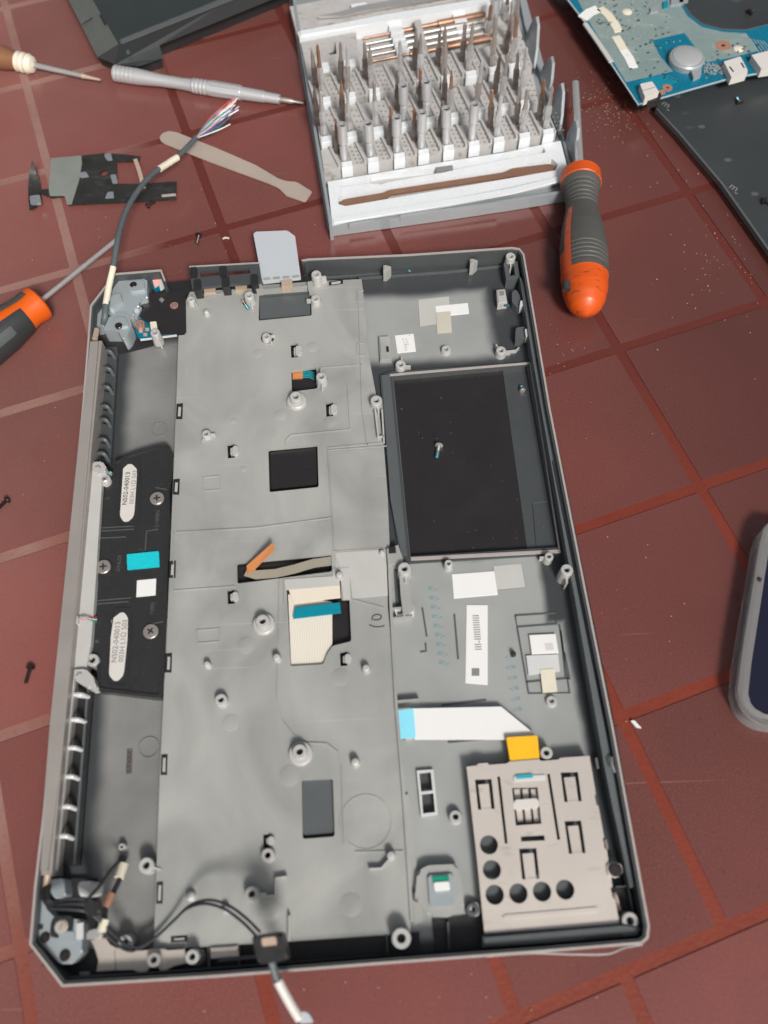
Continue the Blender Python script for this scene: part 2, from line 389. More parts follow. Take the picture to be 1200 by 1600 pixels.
M['pink'] = mat('pink_paper', (.80, .42, .38), .6, 0)
M['screw'] = mat('dark_screw', (.10, .085, .08), .3, .9, scale=400); M['screwb'] = mat('blue_threadlock', (.02, .17, .24), .35, .5, c2=(.15, .3, .36), scale=700)
M['phoneb'] = mat('phone_black', (.012, .013, .03), .12, 0, scale=60)
M['sawd'] = mat('sawdust', (.45, .30, .2), .7, 0)
pc = bpy.data.materials.new('clear_phone_case'); pc.use_nodes = True; pb = pc.node_tree.nodes['Principled BSDF']
pb.inputs['Base Color'].default_value = (.80, .80, .80, 1); pb.inputs['Transmission Weight'].default_value = .8; pb.inputs['Roughness'].default_value = .10; pb.inputs['IOR'].default_value = 1.3
M['case'] = pc

def floor_mat(name, grout=False):
    m = bpy.data.materials.new(name); m.use_nodes = True; t = m.node_tree; N = t.nodes; L = t.links; b = N['Principled BSDF']
    g = N.new('ShaderNodeNewGeometry'); pos = g.outputs['Position']
    def noise(sc, det=4, vec=pos):
        n = N.new('ShaderNodeTexNoise'); n.inputs['Scale'].default_value = sc; n.inputs['Detail'].default_value = det; L.new(vec, n.inputs['Vector']); return n.outputs['Fac']
    def mix(fac, A, B):
        x = N.new('ShaderNodeMix'); x.data_type = 'RGBA'
        for i, v in ((0, fac), (6, A), (7, B)):
            if isinstance(v, tuple): x.inputs[i].default_value = v if len(v) == 4 else (*v, 1)
            elif isinstance(v, (float, int)): x.inputs[i].default_value = v
            else: L.new(v, x.inputs[i])
        return x.outputs[2]
    def ramp(v, a, c, lo=0., hi=1.):
        r = N.new('ShaderNodeMapRange'); r.inputs[1].default_value = a; r.inputs[2].default_value = c; r.inputs[3].default_value = lo; r.inputs[4].default_value = hi; L.new(v, r.inputs[0]); return r.outputs[0]
    if grout:
        s = N.new('ShaderNodeSeparateXYZ'); L.new(pos, s.inputs[0])
        dx = math_node(t, 'ADD', math_node(t, 'MULTIPLY', s.outputs[0], -1), math_node(t, 'MULTIPLY', noise(9, 3), .10))
        pale_side = ramp(dx, .19, .25)       # joints turn paler towards one side of the floor
        c = mix(noise(60), (.165, .028, .015), (.225, .042, .022)); dark = ramp(math_node(t, 'ADD', s.outputs[1], math_node(t, 'MULTIPLY', noise(7, 3), .12)), .20, .36)
        c = mix(dark, c, (.115, .026, .020)); c = mix(math_node(t, 'MULTIPLY', pale_side, ramp(noise(25, 4), .3, .6, .7, 1)), c, (.29, .165, .14)); c = mix(math_node(t, 'MULTIPLY', ramp(noise(700, 3), .55, .75), .3), c, (.10, .03, .022))
        L.new(c, b.inputs['Base Color']); b.inputs['Roughness'].default_value = .42
    else:
        c = mix(ramp(noise(5, 4), .35, .65), (.140, .050, .043), (.200, .058, .050))
        c = mix(math_node(t, 'MULTIPLY', ramp(noise(1100, 3), .50, .80), .55), c, (.27, .115, .10))         # fired-clay grain
        c = mix(math_node(t, 'MULTIPLY', ramp(noise(500, 2), .62, .78), .5), c, (.075, .025, .022))
        mp = N.new('ShaderNodeMapping'); mp.inputs['Rotation'].default_value = (0, 0, .6); mp.inputs['Scale'].default_value = (6, 420, 1); L.new(pos, mp.inputs[0])
        sc = ramp(noise(1.0, 3, mp.outputs[0]), .735, .76)
        mp2 = N.new('ShaderNodeMapping'); mp2.inputs['Rotation'].default_value = (0, 0, -1.1); mp2.inputs['Scale'].default_value = (9, 500, 1); L.new(pos, mp2.inputs[0])
        sc2 = ramp(noise(1.0, 3, mp2.outputs[0]), .74, .76)
        c = mix(math_node(t, 'MULTIPLY', math_node(t, 'MAXIMUM', sc, sc2), .35), c, (.45, .28, .25))
        # broad floor reflections painted into the tile colour: paler one side, darker the other
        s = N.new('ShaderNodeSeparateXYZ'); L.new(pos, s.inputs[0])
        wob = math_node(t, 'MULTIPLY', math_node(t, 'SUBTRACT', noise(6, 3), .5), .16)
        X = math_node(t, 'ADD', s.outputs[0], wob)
        refl_dark = ramp(X, .03, .20)
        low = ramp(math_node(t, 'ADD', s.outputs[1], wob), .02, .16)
        refl_dark = math_node(t, 'MULTIPLY', refl_dark, low)
        c = mix(math_node(t, 'MULTIPLY', refl_dark, .62), c, (.075, .027, .023))
        film = math_node(t, 'MULTIPLY', ramp(X, -.10, -.24), ramp(noise(11, 5), .3, .7, .35, 1))  # pale reflected haze painted into the tile colour, broken up by noise
        c = mix(math_node(t, 'MULTIPLY', film, .30), c, (.34, .19, .165))  # film here is the painted pale reflection
        L.new(c, b.inputs['Base Color'])
        L.new(ramp(noise(5, 5), .3, .7, .16, .32), b.inputs['Roughness'])
    if not grout:
        oi = N.new('ShaderNodeObjectInfo'); tn = N.new('ShaderNodeVectorMath'); tn.operation = 'SCALE'
        L.new(c, tn.inputs[0]); L.new(ramp(oi.outputs['Random'], 0, 1, .88, 1.12), tn.inputs['Scale']); L.new(tn.outputs[0], b.inputs['Base Color'])
    b.inputs['Specular IOR Level'].default_value = .6 if not grout else .4
    bp = N.new('ShaderNodeBump'); bp.inputs['Strength'].default_value = .12 if not grout else .5; bp.inputs['Distance'].default_value = .0004
    L.new(noise(420, 4), bp.inputs['Height']); L.new(bp.outputs[0], b.inputs['Normal'])
    return m
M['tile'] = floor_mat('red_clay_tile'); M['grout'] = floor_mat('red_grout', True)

# ------------------------------------------------------------------ floor
bm = bmesh.new(); bprism(bm, [(-3000, -3000), (3000, -3000), (3000, 3000), (-3000, 3000)], -6, -.45)
floor = obj('floor', bm, M['grout'], None, 0, loc=(0, 0, -6)); floor['kind'] = 'structure'
TY = .318936; KK = 386/420.
tu = Vector((math.cos(TY), math.sin(TY))); tv = Vector((-math.sin(TY), math.cos(TY)))
Aj = [k*KK for k in (-614, -505, -396, -288, -178, -70, 38, 148, 256.5, 367.5, 477, 586, 695, 804)]
BL_ = [k*KK for k in (-385, -276, -167, -59, 51, 157, 262, 364, 466, 569.5, 671, 774, 877, 980)]
BR_ = [k*KK for k in (-385, -276, -167, -59, 51, 160, 270, 378, 487, 596, 705, 814, 923, 1032)]
for i in range(len(Aj)-1):
    Bs = BL_ if Aj[i] < 140*KK else BR_
    for j in range(len(Bs)-1):
        g2 = random.uniform(2.45, 2.7); a0, a1, b0, b1 = Aj[i]+g2, Aj[i+1]-g2, Bs[j]+g2, Bs[j+1]-g2
        if j < 3: a0 -= 50; a1 -= 50           # the rows below break joint with those above
        q = [tuple(tu*a+tv*b) for a, b in ((a0, b0), (a1, b0), (a1, b1), (a0, b1))]
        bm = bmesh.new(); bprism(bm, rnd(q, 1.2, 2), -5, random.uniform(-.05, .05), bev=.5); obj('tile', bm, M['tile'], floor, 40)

# ------------------------------------------------------------------ chassis
C0 = P(560, 950, 0)
ch = thing('laptop_chassis', 'opened grey laptop chassis lying inside up in the middle of the red tiles', 'laptop chassis', (*C0, 0))
OUT = [(137, 532), (141, 477), (179, 427), (252, 421), (258, 437), (297, 433), (400, 427), (404, 441), (474, 436), (471, 406), (482, 404), (640, 397), (800, 386),
       (812, 388), (819, 397), (860, 639), (915, 920), (959, 1140), (1015, 1447), (1013, 1466), (1003, 1475), (848, 1488), (580, 1508), (340, 1527), (97, 1542), (46, 1476), (54, 1382), (100, 990)]
outer = G(OUT, 20)
for p, q in (((819, 397), (1015, 1447)), ((1013, 1470), (97, 1542)), ((470, 406), (800, 386))):
    a = Vector(P(*p, 20)); b = Vector(P(*q, 20)); d = (b-a).normalized(); n = Vector((d.y, -d.x)) if p[0] != 470 else Vector((-d.y, d.x))
    if n.dot(Vector(P(600, 950, 20))-a) > 0: n = -n
    LIM.append((a-n*2.15, n))
outer = outer[::-1] if area(outer) < 0 else outer
inner = off(outer, 2.0)
def near(p): v = Vector(P(*p, 20)); return min(range(len(outer)), key=lambda i: (Vector(outer[i])-v).length)
i0, i1 = near((258, 437)), near((471, 406))
def arc(lst, i, j):
    out = []; k = i
    while True:
        out.append(lst[k])
        if k == j: return out
        k = (k+1) % len(lst)
e0, e1 = off(outer, -.12), off(outer, .95)
long_way = (i0, i1) if (i1-i0) % len(outer) > len(outer)/2 else (i1, i0)
prism('rim_wall', arc(outer, *long_way)+arc(inner, *long_way)[::-1], 1.5, 19.3, M['gun'], ch, bev=0)
prism('rim_edge', arc(e0, *long_way)+arc(e1, *long_way)[::-1], 19.3, 20, M['rimedge'], ch, bev=0)
prism('low_wall', arc(outer, long_way[1], long_way[0])+arc(inner, long_way[1], long_way[0])[::-1], 1.5, 8.5, M['gun'], ch, bev=0)
for k, q in enumerate(([(138, 532), (101, 990), (55, 1382), (47, 1476), (98, 1540), (340, 1525), (1003, 1473), (1012, 1466), (1014, 1447), (827, 443), (404, 446), (258, 446), (152, 464), (141, 478)],
        [(478, 450), (478, 406), (800, 388), (817, 398), (827, 445)], [(150, 466), (179, 429), (251, 423), (257, 437), (258, 450)])):
    prism('bottom_shell', G(q, 20), .8, 3.4-k*.05, M['gun'], ch, bev=0)
# bay floors
prism('bay_floor', G([(565, 410), (845, 395), (985, 1462), (600, 1495), (596, 900), (560, 560)], 6), 3.4, 6, M['bay'], ch,
      holes=[G([(614, 590), (823, 570), (873, 857), (640, 871)], 6), G([(655, 1205), (675, 1204), (682, 1271), (661, 1274)], 6)], bev=0)
prism('trough_floor', G([(150, 530), (290, 520), (250, 1492), (66, 1510), (66, 1385)], 4), 3.4, 4.3, M['trough'], ch)
# main plate with its cut-outs
PL = [(290, 470), (297, 456), (400, 450), (403, 446), (487, 440), (565, 436), (569, 470), (577, 560), (592, 640), (600, 700), (606, 780), (609, 858), (604, 872), (606, 950), (612, 1010), (622, 1110), (630, 1240), (640, 1400), (641, 1458), (440, 1472), (240, 1484), (250, 1200), (262, 960), (275, 640), (279, 524), (289, 523)]
W = [[(405, 457), (486, 449), (487, 493), (404, 501)],
     [(455, 579), (494, 574), (496, 607), (456, 612)],
     [(419, 702), (496, 695), (498, 761), (421, 769)],
     [(370, 880), (518, 866), (519, 893), (371, 912)],
     [(447, 906), (532, 900), (533, 937), (546, 936), (549, 1002), (520, 1009), (511, 1022), (505, 1038), (454, 1041)],
     [(471, 1219), (520, 1217), (523, 1307), (473, 1311)]]
hookpts = [(460, 547), (515, 639), (361, 704), (361, 932), (537, 1029), (417, 1314)]
Zp = 9.6
holes = [rnd(G(x, Zp), 1.2, 3) for x in W]+[G([(x-6, y-10), (x+5, y-11), (x+6, y+11), (x-5, y+12)], Zp) for x, y in hookpts]
prism('main_plate', G(PL, Zp), 7.6, Zp, M['plate'], ch, holes=holes)
prism('plate_skirt', off(G(PL, Zp), .6), 3.4, 7.6, M['black'], ch, holes=[off(G(PL, Zp), 2.2)])
prism('keyboard_film', off(G([(300, 470), (560, 450), (600, 880), (628, 1440), (260, 1470)], Zp), 0), 4.2, 5.2, M['film'], ch)
prism('window_pad', rnd(G([(472, 1220), (519, 1218), (522, 1302), (474, 1306)], 7), 1.5), 5.2, 7.6, M['gun2'], ch)
prism('window_pad', rnd(G([(422, 705), (494, 698), (496, 757), (424, 764)], 7), 1.5), 5.2, 6.8, M['film'], ch)
prism('window_pad', rnd(G([(406, 459), (484, 452), (485, 491), (406, 498)], 8), .5), 5.2, 8.0, M['gun2'], ch)
# raised lines moulded in the plate
RL = [([(276, 832), (400, 825), (519, 809), (512, 704), (604, 697)], .35), ([(272, 832), (271, 923), (368, 916)], .3), ([(447, 700), (447, 688), (455, 680), (547, 671), (543, 600)], .3),
      ([(500, 575), (566, 570)], .3), ([(512, 700), (598, 692)], .3), ([(519, 809), (522, 862), (600, 857)], .35), ([(437, 905), (433, 1090), (440, 1125), (460, 1150)], .35),
      ([(482, 1161), (510, 1162), (528, 1175), (534, 1195), (538, 1320)], .35), ([(556, 1331), (630, 1330)], .3), ([(600, 950), (548, 936)], .3), ([(548, 936), (520, 860)], .3),
      ([(444, 906), (444, 945)], .4), ([(560, 455), (566, 640), (575, 700)], .3), ([(318, 746), (343, 744), (345, 765), (319, 767), (317, 746)], .25), ([(307, 985), (343, 982), (343, 1002), (309, 1005), (307, 985)], .25),
      ([(557, 455), (568, 454)], .25), ([(557, 455), (558, 471), (567, 471)], .25), ([(558, 537), (569, 536)], .25), ([(558, 537), (559, 556), (570, 555)], .25)]
for pth, h in RL: ridge('moulded_line', pth, Zp, h*1.7, .6, M['plate'], ch)
for cx, cy, r in ((365, 658, 5), (380, 733, 5), (516, 659, 10), (438, 648, 10), (385, 1008, 12), (532, 1058, 12), (361, 1129, 11), (452, 1212, 13), (421, 1420, 13), (548, 1414, 13), (488, 542, 10), (403, 552, 8)):
    bm = bmesh.new(); x, y = P(cx, cy, Zp); blathe(bm, x, y, [(r*.38, Zp-.2), (r*.38, Zp+.09), (r*.38-.3, Zp+.16), (0, Zp+.16)], 24); obj('ejector_mark', bm, M['plate'], ch)
for cx, cy, rr in ((572, 1284, 33), (338, 530, 62), (330, 1300, 95)):
    x, y = P(cx, cy, Zp); o_ = circ(x, y, rr*.37, 48)
    if rr == 33: prism('moulded_ring', o_, Zp-.2, Zp+.3, M['plate'], ch, holes=[circ(x, y, rr*.37-.55, 48)])
# centre step panels
prism('step_panel', G([(514, 705), (598, 699), (606, 780), (608, 856), (524, 861), (520, 810)], Zp+.25), Zp-.3, Zp+.25, M['plate'], ch, bev=.2)
prism('step_panel', G([(279, 834), (518, 812), (521, 862), (368, 877), (368, 914), (273, 921)], Zp+.18), Zp-.3, Zp+.18, M['plate'], ch, bev=.15)
prism('tape_patch', G([(524, 863), (603, 858), (606, 930), (550, 935), (546, 892), (524, 893)], Zp+.35), Zp, Zp+.35, M['tape'], ch)
prism('tape_patch', G([(520, 888), (546, 886), (548, 936), (536, 937), (533, 905), (520, 900)], Zp+.7), Zp+.3, Zp+.7, M['tape'], ch)
prism('tape_patch', G([(443, 905), (530, 899), (531, 915), (447, 922)], Zp+.5), Zp+.1, Zp+.5, M['tape'], ch)
# clips down the left edge of the plate
for x, y, ln in ((281, 643, 12), (276, 761, 12), (270, 890, 13), (264, 1036, 15), (257, 1195, 16), (250, 1395, 17)):
    q = G([(x-5, y-ln), (x+5, y-ln-1), (x+4, y+ln), (x-6, y+ln)], Zp)
    c = prism('edge_clip', q, Zp-1, Zp+.25, M['black'], ch)
    prism('clip_tongue', G([(x-2, y-ln+5), (x+2, y-ln+5), (x+1, y+ln-5), (x-3, y+ln-5)], Zp+.6), Zp, Zp+.9, M['bossm'], c)
for x, y in ((280, 1467),):
    c = prism('edge_clip', G([(x-13, y-4), (x+13, y-6), (x+13, y+4), (x-13, y+6)], Zp), Zp-1, Zp+.25, M['black'], ch)
    prism('clip_tongue', G([(x-8, y-1), (x+8, y-2), (x+8, y+1), (x-8, y+2)], Zp+.6), Zp, Zp+.9, M['bossm'], c)
c = prism('edge_clip', G([(514, 440), (536, 437), (536, 443), (514, 446)], Zp+.3), Zp-.4, Zp+.3, M['black'], ch, bev=0)
prism('clip_tongue', G([(518, 441), (532, 439), (532, 442), (518, 444)], Zp+.6), Zp, Zp+.8, M['bossm'], c)
for x, y in hookpts:
    h = prism('hook', rnd(G([(x+2, y-6), (x+8, y-8), (x+12, y-4), (x+11, y+4), (x+6, y+7), (x+2, y+6)], 11.4), .4), 9.6, 11.4, M['bossm'], ch, bev=.4)
    prism('hook_leg', G([(x-1, y-4), (x+2, y-5), (x+3, y+4), (x-1, y+5)], 10), 6, 10, M['bossm'], ch, bev=.2)
# screw bosses
def boss(x, y, zt, zb, r, base=None, hole=True, m='bossm', parent=ch, name='screw_boss', lug=None):
    bm = bmesh.new(); X, Y = P(x, y, zt)
    pr = []
    if base: pr += [(base+.4, zb-.2), (base, zb+1.6), (base-.5, zb+2.0), (r+.35, zb+2.1)]
    else: pr += [(r+.6, zb-.2)]
    pr += [(r+.15, zt-.4), (r-.15, zt)]
    if hole: pr += [(r*.52, zt), (r*.47, zt-.3), (r*.47, zt-4), (0, zt-4)]
    else: pr += [(r*.7, zt+.25), (0, zt+.35)]
    blathe(bm, X, Y, pr, 22)
    if lug:
        for a in lug:
            bbox(bm, (X+math.cos(a)*(r+.6), Y+math.sin(a)*(r+.6), zb), r*1.7, .9, (zt-zb)*.75, a)
    o = obj(name, bm, M[m], parent)
    if hole:
        bm = bmesh.new(); blathe(bm, X, Y, [(r*.455, zt-3.4), (0, zt-3.4)], 16); obj('bore', bm, M['black'], o)
    return o
for x, y in ((462, 619), (410, 970), (468, 1174)): boss(x, y, 15.5, Zp, 3.3, 5.6)
for x, y, zt, zb, r, lug in ((494, 428, 18, 8, 2.9, (0,)), (298, 467, 14, Zp, 2.2, (-.8,)), (389, 461, 16, Zp, 2.8, (-1.3,)), (493, 466, 14, Zp, 2.7, (3.1,)), (502, 588, 16, Zp, 2.9, (1.6, -1.5)),
        (416, 525, 13, Zp, 2.4, (-.9, .3)), (322, 677, 13, Zp, 2.3, (-2, 0)), (345, 1093, 14, Zp, 2.8, None), (588, 625, 15, 6, 3.2, (-1.4,)), (632, 888, 16, 6, 3.3, (-1.5,)), (886, 890, 18.5, 6, 3.0, (-1.6,)),
        (697, 545, 9, 6, 2.6, None), (798, 400, 18, 6, 2.9, (-1.6,)), (783, 547, 11, 6, 2.8, (0, 2)), (626, 569, 11, 6, 2.9, (-.1, 1.4)), (144, 1031, 13, 5, 3.1, None), (228, 1352, 12, 5, 3.3, (-.3,)),
        (627, 1466, 17, 5, 4.0, None), (985, 1439, 15, 5, 3.5, None), (712, 1276, 10, 6, 2.8, None), (418, 1336, 13, Zp, 2.8, None),
        (393, 1397, 15, Zp, 3.1, (0,)), (858, 869, 12, 6, 2.2, (3.1,)), (701, 880, 12, 6, 2.0, None), (862, 1095, 8, 6, 2.5, None), (854, 1176, 13, 6, 2.8, None), (742, 1420, 9, 6, 2.8, None), (190, 1323, 8, 4, 1.5, None)):
    boss(x, y, zt, zb, r, lug=lug)
for x, y, zt, r in ((323, 1037, 13.5, 1.4), (432, 1026, 14, 1.6), (572, 1043, 14, 1.7), (555, 1190, 14, 1.8), (611, 1336, 14, 1.7), (297, 1400, 12, 1.9), (322, 486, 13, 1.4), (530, 897, 14, 1.5), (352, 1421, 13, 1.4), (597, 862, 12, 1.2)):
    boss(x, y, zt, Zp, r, hole=False, name='locating_pin')
boss(418, 528, Zp+.25, Zp-.6, 4.0, hole=False, m='black', name='rubber_dot')
# low ribs standing on the plate
for pth in ([(393, 1402), (430, 1399), (431, 1372), (448, 1370)], [(611, 1340), (596, 1357), (577, 1358)], [(452, 1430), (452, 1470)], [(597, 640), (600, 690)], [(586, 640), (591, 682), (600, 682)]):
    bm = bmesh.new(); bprism(bm, strip(G(pth, 12), .9), Zp-.2, 12.5); obj('rib', bm, M['bossm'], ch)
# handwriting
bm = bmesh.new()
for pth in ([(581, 969), (583, 962), (591, 960), (596, 963), (592, 968), (583, 968)], [(577, 976), (585, 979), (595, 979), (601, 977)]):
    bprism(bm, strip([tuple(v) for v in smooth_path(G(pth, Zp+.05), 5)], .6), Zp-.1, Zp+.07)
obj('pen_mark', bm, M['ink'], ch)
# flat cables
c = prism('flat_cable', G([(450, 905), (530, 899), (532, 934), (460, 942), (452, 925)], Zp+.2), Zp-.3, Zp+.28, M['cream'], ch, label='cream flat cable under a blue strip of tape')
prism('cable_run', G([(450, 928), (519, 940), (519, 1012), (504, 1041), (455, 1043)], 8), 6.6, 7.9, M['cream2'], c)
prism('pull_tape', G([(461, 949), (531, 941), (533, 958), (458, 967)], Zp+.6), Zp+.2, Zp+.75, M['bluetape'], c)
fl = [(384, 893), (400, 898), (430, 896), (460, 889), (490, 880), (520, 876)]
bm = bmesh.new(); bprism(bm, strip(G(fl, 8.6), 5.0), 8.2, 8.6)
c = obj('flex_cable', bm, M['flex'], ch)
bm = bmesh.new(); q = [P3(387, 898, 9), P3(385, 884, 12), P3(426, 848, 17), P3(430, 858, 17), P3(395, 893, 12)]
vs = [bm.verts.new(v) for v in q]+[bm.verts.new(v-Vector((0, 0, .3))) for v in q]; bm.faces.new(vs[:5]); bm.faces.new(vs[5:][::-1])
for i in range(5): bm.faces.new((vs[i], vs[(i+1) % 5], vs[5+(i+1) % 5], vs[5+i]))
obj('orange_tail', bm, M['kapton'], c)
prism('flex_end', G([(457, 580), (473, 579), (473, 590), (457, 591)], 6.5), 5.2, 6.5, M['kapton'], ch)
for k in range(5): ridge('flex_trace', [(473, 580+k*2.4), (484, 580+k*2.4), (491, 583+k*2.6)], 6.2, .2, .35, M['bluew'], ch)

# ---- black window on the right
fr = prism('window_frame', G([(596, 585), (612, 580), (834, 565), (838, 572), (877, 859), (874, 866), (640, 880), (629, 874)], 7.5), 4, 7.5, M['gun'], ch,
      holes=[G([(615, 590), (823, 571), (872, 855), (641, 869)], 7.5)])
prism('frame_edge', strip(G([(608, 586), (640, 583), (828, 567)], 8), 1.3), 6.5, 8.2, M['rimedge'], fr)
prism('frame_edge', strip(G([(828, 568), (852, 715), (874, 858)], 8), .8), 6.5, 8.1, M['rimedge'], fr)
prism('frame_edge', strip(G([(642, 873), (876, 861)], 8), 2.0), 6.5, 8.2, M['rimedge'], fr)
prism('frame_edge', strip(G([(613, 588), (626, 720), (641, 872)], 8), .5), 6.5, 8.0, M['gun2'], fr)
prism('window_film', G([(600, 580), (783, 566), (826, 866), (630, 885)], 4.2), 3.5, 4.2, M['film'], ch)
prism('window_strip', G([(783, 562), (835, 556), (882, 870), (826, 876)], 4.5), 3.5, 4.5, M['gun'], ch, label='dark grey strip beside the black film')
ridge('moulded_line', [(833, 786), (856, 783)], 4.6, .2, .4, M['gun2'], ch)
ridge('moulded_line', [(832, 788), (838, 858)], 4.6, .1, .3, M['black'], ch)
# the wall between plate and window
prism('side_rail', G([(594, 585), (609, 583), (636, 866), (626, 872), (610, 780)], 9), 4, 9, M['gun2'], ch, bev=.8)
prism('rail_end', G([(604, 856), (622, 850), (630, 872), (630, 880), (606, 882)], 13), 5, 12, M['plate'], ch)
prism('rail_socket', G([(607, 854), (618, 853), (619, 863), (608, 864)], 13), 12, 12.3, M['black'], ch, bev=0)
# ---- top right bay
prism('top_ledge', strip(G([(560, 434), (700, 424), (792, 414)], 7.5), 1.2), 6, 7.5, M['gun2'], ch)
for x, y in ((601, 410), (737, 400)):
    bm = bmesh.new(); X, Y = P(x, y, 18); bprism(bm, [(X-1, Y), (X+1, Y), (X+4, Y-1.5), (X+1, Y-4.5), (X-1, Y-4.5)], 6, 16, bev=.5); obj('gusset', bm, M['plate'], ch)
s = prism('label', G([(617, 524), (646, 521), (650, 549), (621, 552)], 6.2), 6, 6.2, M['white'], ch)
for k in range(3): text('print', '||| . |||', 632+k*1.5, 530+k*4, 6.21, 1.3, -.04, M['inkg'], s)
text('print', '+', 640, 524, 6.21, 1.6, 0, M['ink'], s)
for k in range(4): text('print', ':ll:ll:', 634, 538+k*3, 6.21, 1.1, -.04, M['inkg'], s)
prism('tape_patch', G([(653, 468), (702, 463), (705, 503), (656, 511)], 6.12), 6, 6.12, M['tape'], ch)
prism('label', G([(680, 478), (731, 473), (733, 490), (682, 495)], 6.25), 6, 6.25, M['white'], ch, label='blank white label in the top bay')
prism('tape_patch', G([(681, 488), (704, 486), (706, 519), (683, 521)], 6.45), 6.2, 6.45, M['tapey'], ch)
c = prism('latch_bracket', G([(592, 525), (608, 524), (612, 562), (594, 563)], 9), 6, 9, M['plate'], ch, bev=.6)
prism('latch_slot', G([(603, 541), (607, 541), (608, 549), (604, 550)], 9.2), 9, 9.2, M['black'], c, bev=0)
c = prism('clip_frame', G([(787, 411), (809, 408), (812, 432), (805, 437), (791, 437)], 14), 6, 14, M['gun2'], ch, holes=[G([(794, 415), (803, 414), (805, 430), (797, 431)], 14)])
prism('latch_block', G([(776, 452), (789, 451), (793, 472), (778, 474)], 12), 6, 12, M['bossm'], ch, bev=.6)
prism('latch_slot', G([(780, 455), (787, 454), (788, 461), (781, 462)], 12.2), 12, 12.2, M['inkg'], ch, bev=0)
for q in ([(800, 456), (806, 452), (813, 462), (815, 482), (808, 480), (800, 472)], [(806, 512), (820, 510), (822, 528), (805, 532)]):
    prism('side_latch', rnd(G(q, 12), .8), 6, 12, M['gun2'], ch, bev=.6)
for q in ([(813, 470), (821, 468), (824, 474), (812, 480)], [(820, 514), (828, 513), (831, 520), (822, 527)]):
    prism('latch_tab', rnd(G(q, 14), .5), 8, 14, M['platel'], ch, bev=.4)
prism('rib', strip(G([(790, 549), (806, 548), (811, 543)], 8), .8), 6, 8.4, M['bossm'], ch)
# ---- ledge down the right side
prism('side_ledge', G([(812, 430), (840, 438), (880, 640), (925, 900), (962, 1130), (1006, 1385), (985, 1387), (958, 1265), (945, 1200), (893, 905), (846, 640), (829, 540)], 16), 5, 16, M['ledge'], ch, bev=.8)
ridge('ledge_line', [(866, 720), (902, 900), (947, 1120), (978, 1280)], 16, .6, .7, M['gun2'], ch)
ridge('ledge_groove', [(863, 720), (899, 900), (943, 1120), (974, 1280)], 16, .05, .7, M['black'], ch)
ridge('ledge_groove', [(838, 560), (872, 700), (912, 900), (957, 1120), (985, 1280)], 16, .06, .8, M['black'], ch)
for x, y in ((846, 573), (873, 700), (960, 1100)):
    prism('rim_clip', rnd(G([(x-4, y-12), (x+1, y-12), (x+4, y+12), (x-1, y+12)], 17), .5), 10, 17, M['platel'] if y == 573 else M['gun2'], ch, bev=.3)
bm = bmesh.new(); btube(bm, [P3(956, 1183, 18), P3(957, 1195, 20), P3(961, 1207, 20)], .5, 6); obj('wire_spur', bm, M['steel'], ch)
# ---- lower right bay
bz = 6
prism('bay_tape', G([(770, 884), (815, 880), (822, 918), (776, 922)], bz+.15), bz, bz+.15, M['tape'], ch)
l1 = prism('label', G([(706, 897), (772, 892), (778, 929), (709, 935)], bz+.4), bz, bz+.4, M['white'], ch, label='blank white rectangular label near the window')
l2 = prism('label', G([(729, 945), (762, 945), (762, 1070), (727, 1067)], bz+.4), bz, bz+.4, M['white'], ch, label='tall white label with a line of print')
text('print', 'III-IIIIIIIIIII', 746, 988, bz+.42, 5, math.pi/2, M['inkg'], l2)
prism('print', G([(737, 1044), (749, 1044), (749, 1056), (737, 1056)], bz+.45), bz+.3, bz+.45, M['inkg'], l2, bev=0)
for k in range(9): text('teal_print', '=:-', 676+k*2.2, 920+k*14.5, bz+.06, 5, -.05, M['inkb'], ch)
for k in range(6): text('teal_print', '-:=', 796+k*2.5, 1026+k*16.5, bz+.06, 4.5, -.05, M['inkb'], ch)
for pth in ([(805, 962), (868, 958), (870, 975), (808, 980), (805, 962)], [(808, 980), (826, 1084), (890, 1083), (874, 976)], [(822, 1066), (888, 1060)], [(876, 985), (884, 1060)], [(660, 950), (667, 995)], [(710, 960), (716, 1030)], [(665, 1005), (666, 1018), (657, 1019)], [(690, 1102), (760, 1094)], [(700, 1160), (760, 1155)], [(882, 1020), (890, 1062)]):
    ridge('moulded_line', pth, bz, .5, .8, M['gun2'], ch)
prism('component', G([(827, 992), (868, 990), (873, 1020), (831, 1022)], bz+1.6), bz, bz+1.6, M['white'], ch)
prism('component', G([(822, 1024), (872, 1022), (875, 1048), (826, 1054)], bz+1.3), bz, bz+1.3, M['platel'], ch)
prism('tape_patch', G([(844, 1046), (866, 1044), (871, 1080), (848, 1082)], bz+1.6), bz, bz+1.6, M['offw'], ch)
prism('component_mark', G([(850, 1005), (864, 1004), (866, 1016), (853, 1017)], bz+1.7), bz+1.5, bz+1.7, M['ivory'], ch)
boss(803, 1020, 9, 6, .9, hole=False, m='black', name='locating_pin')
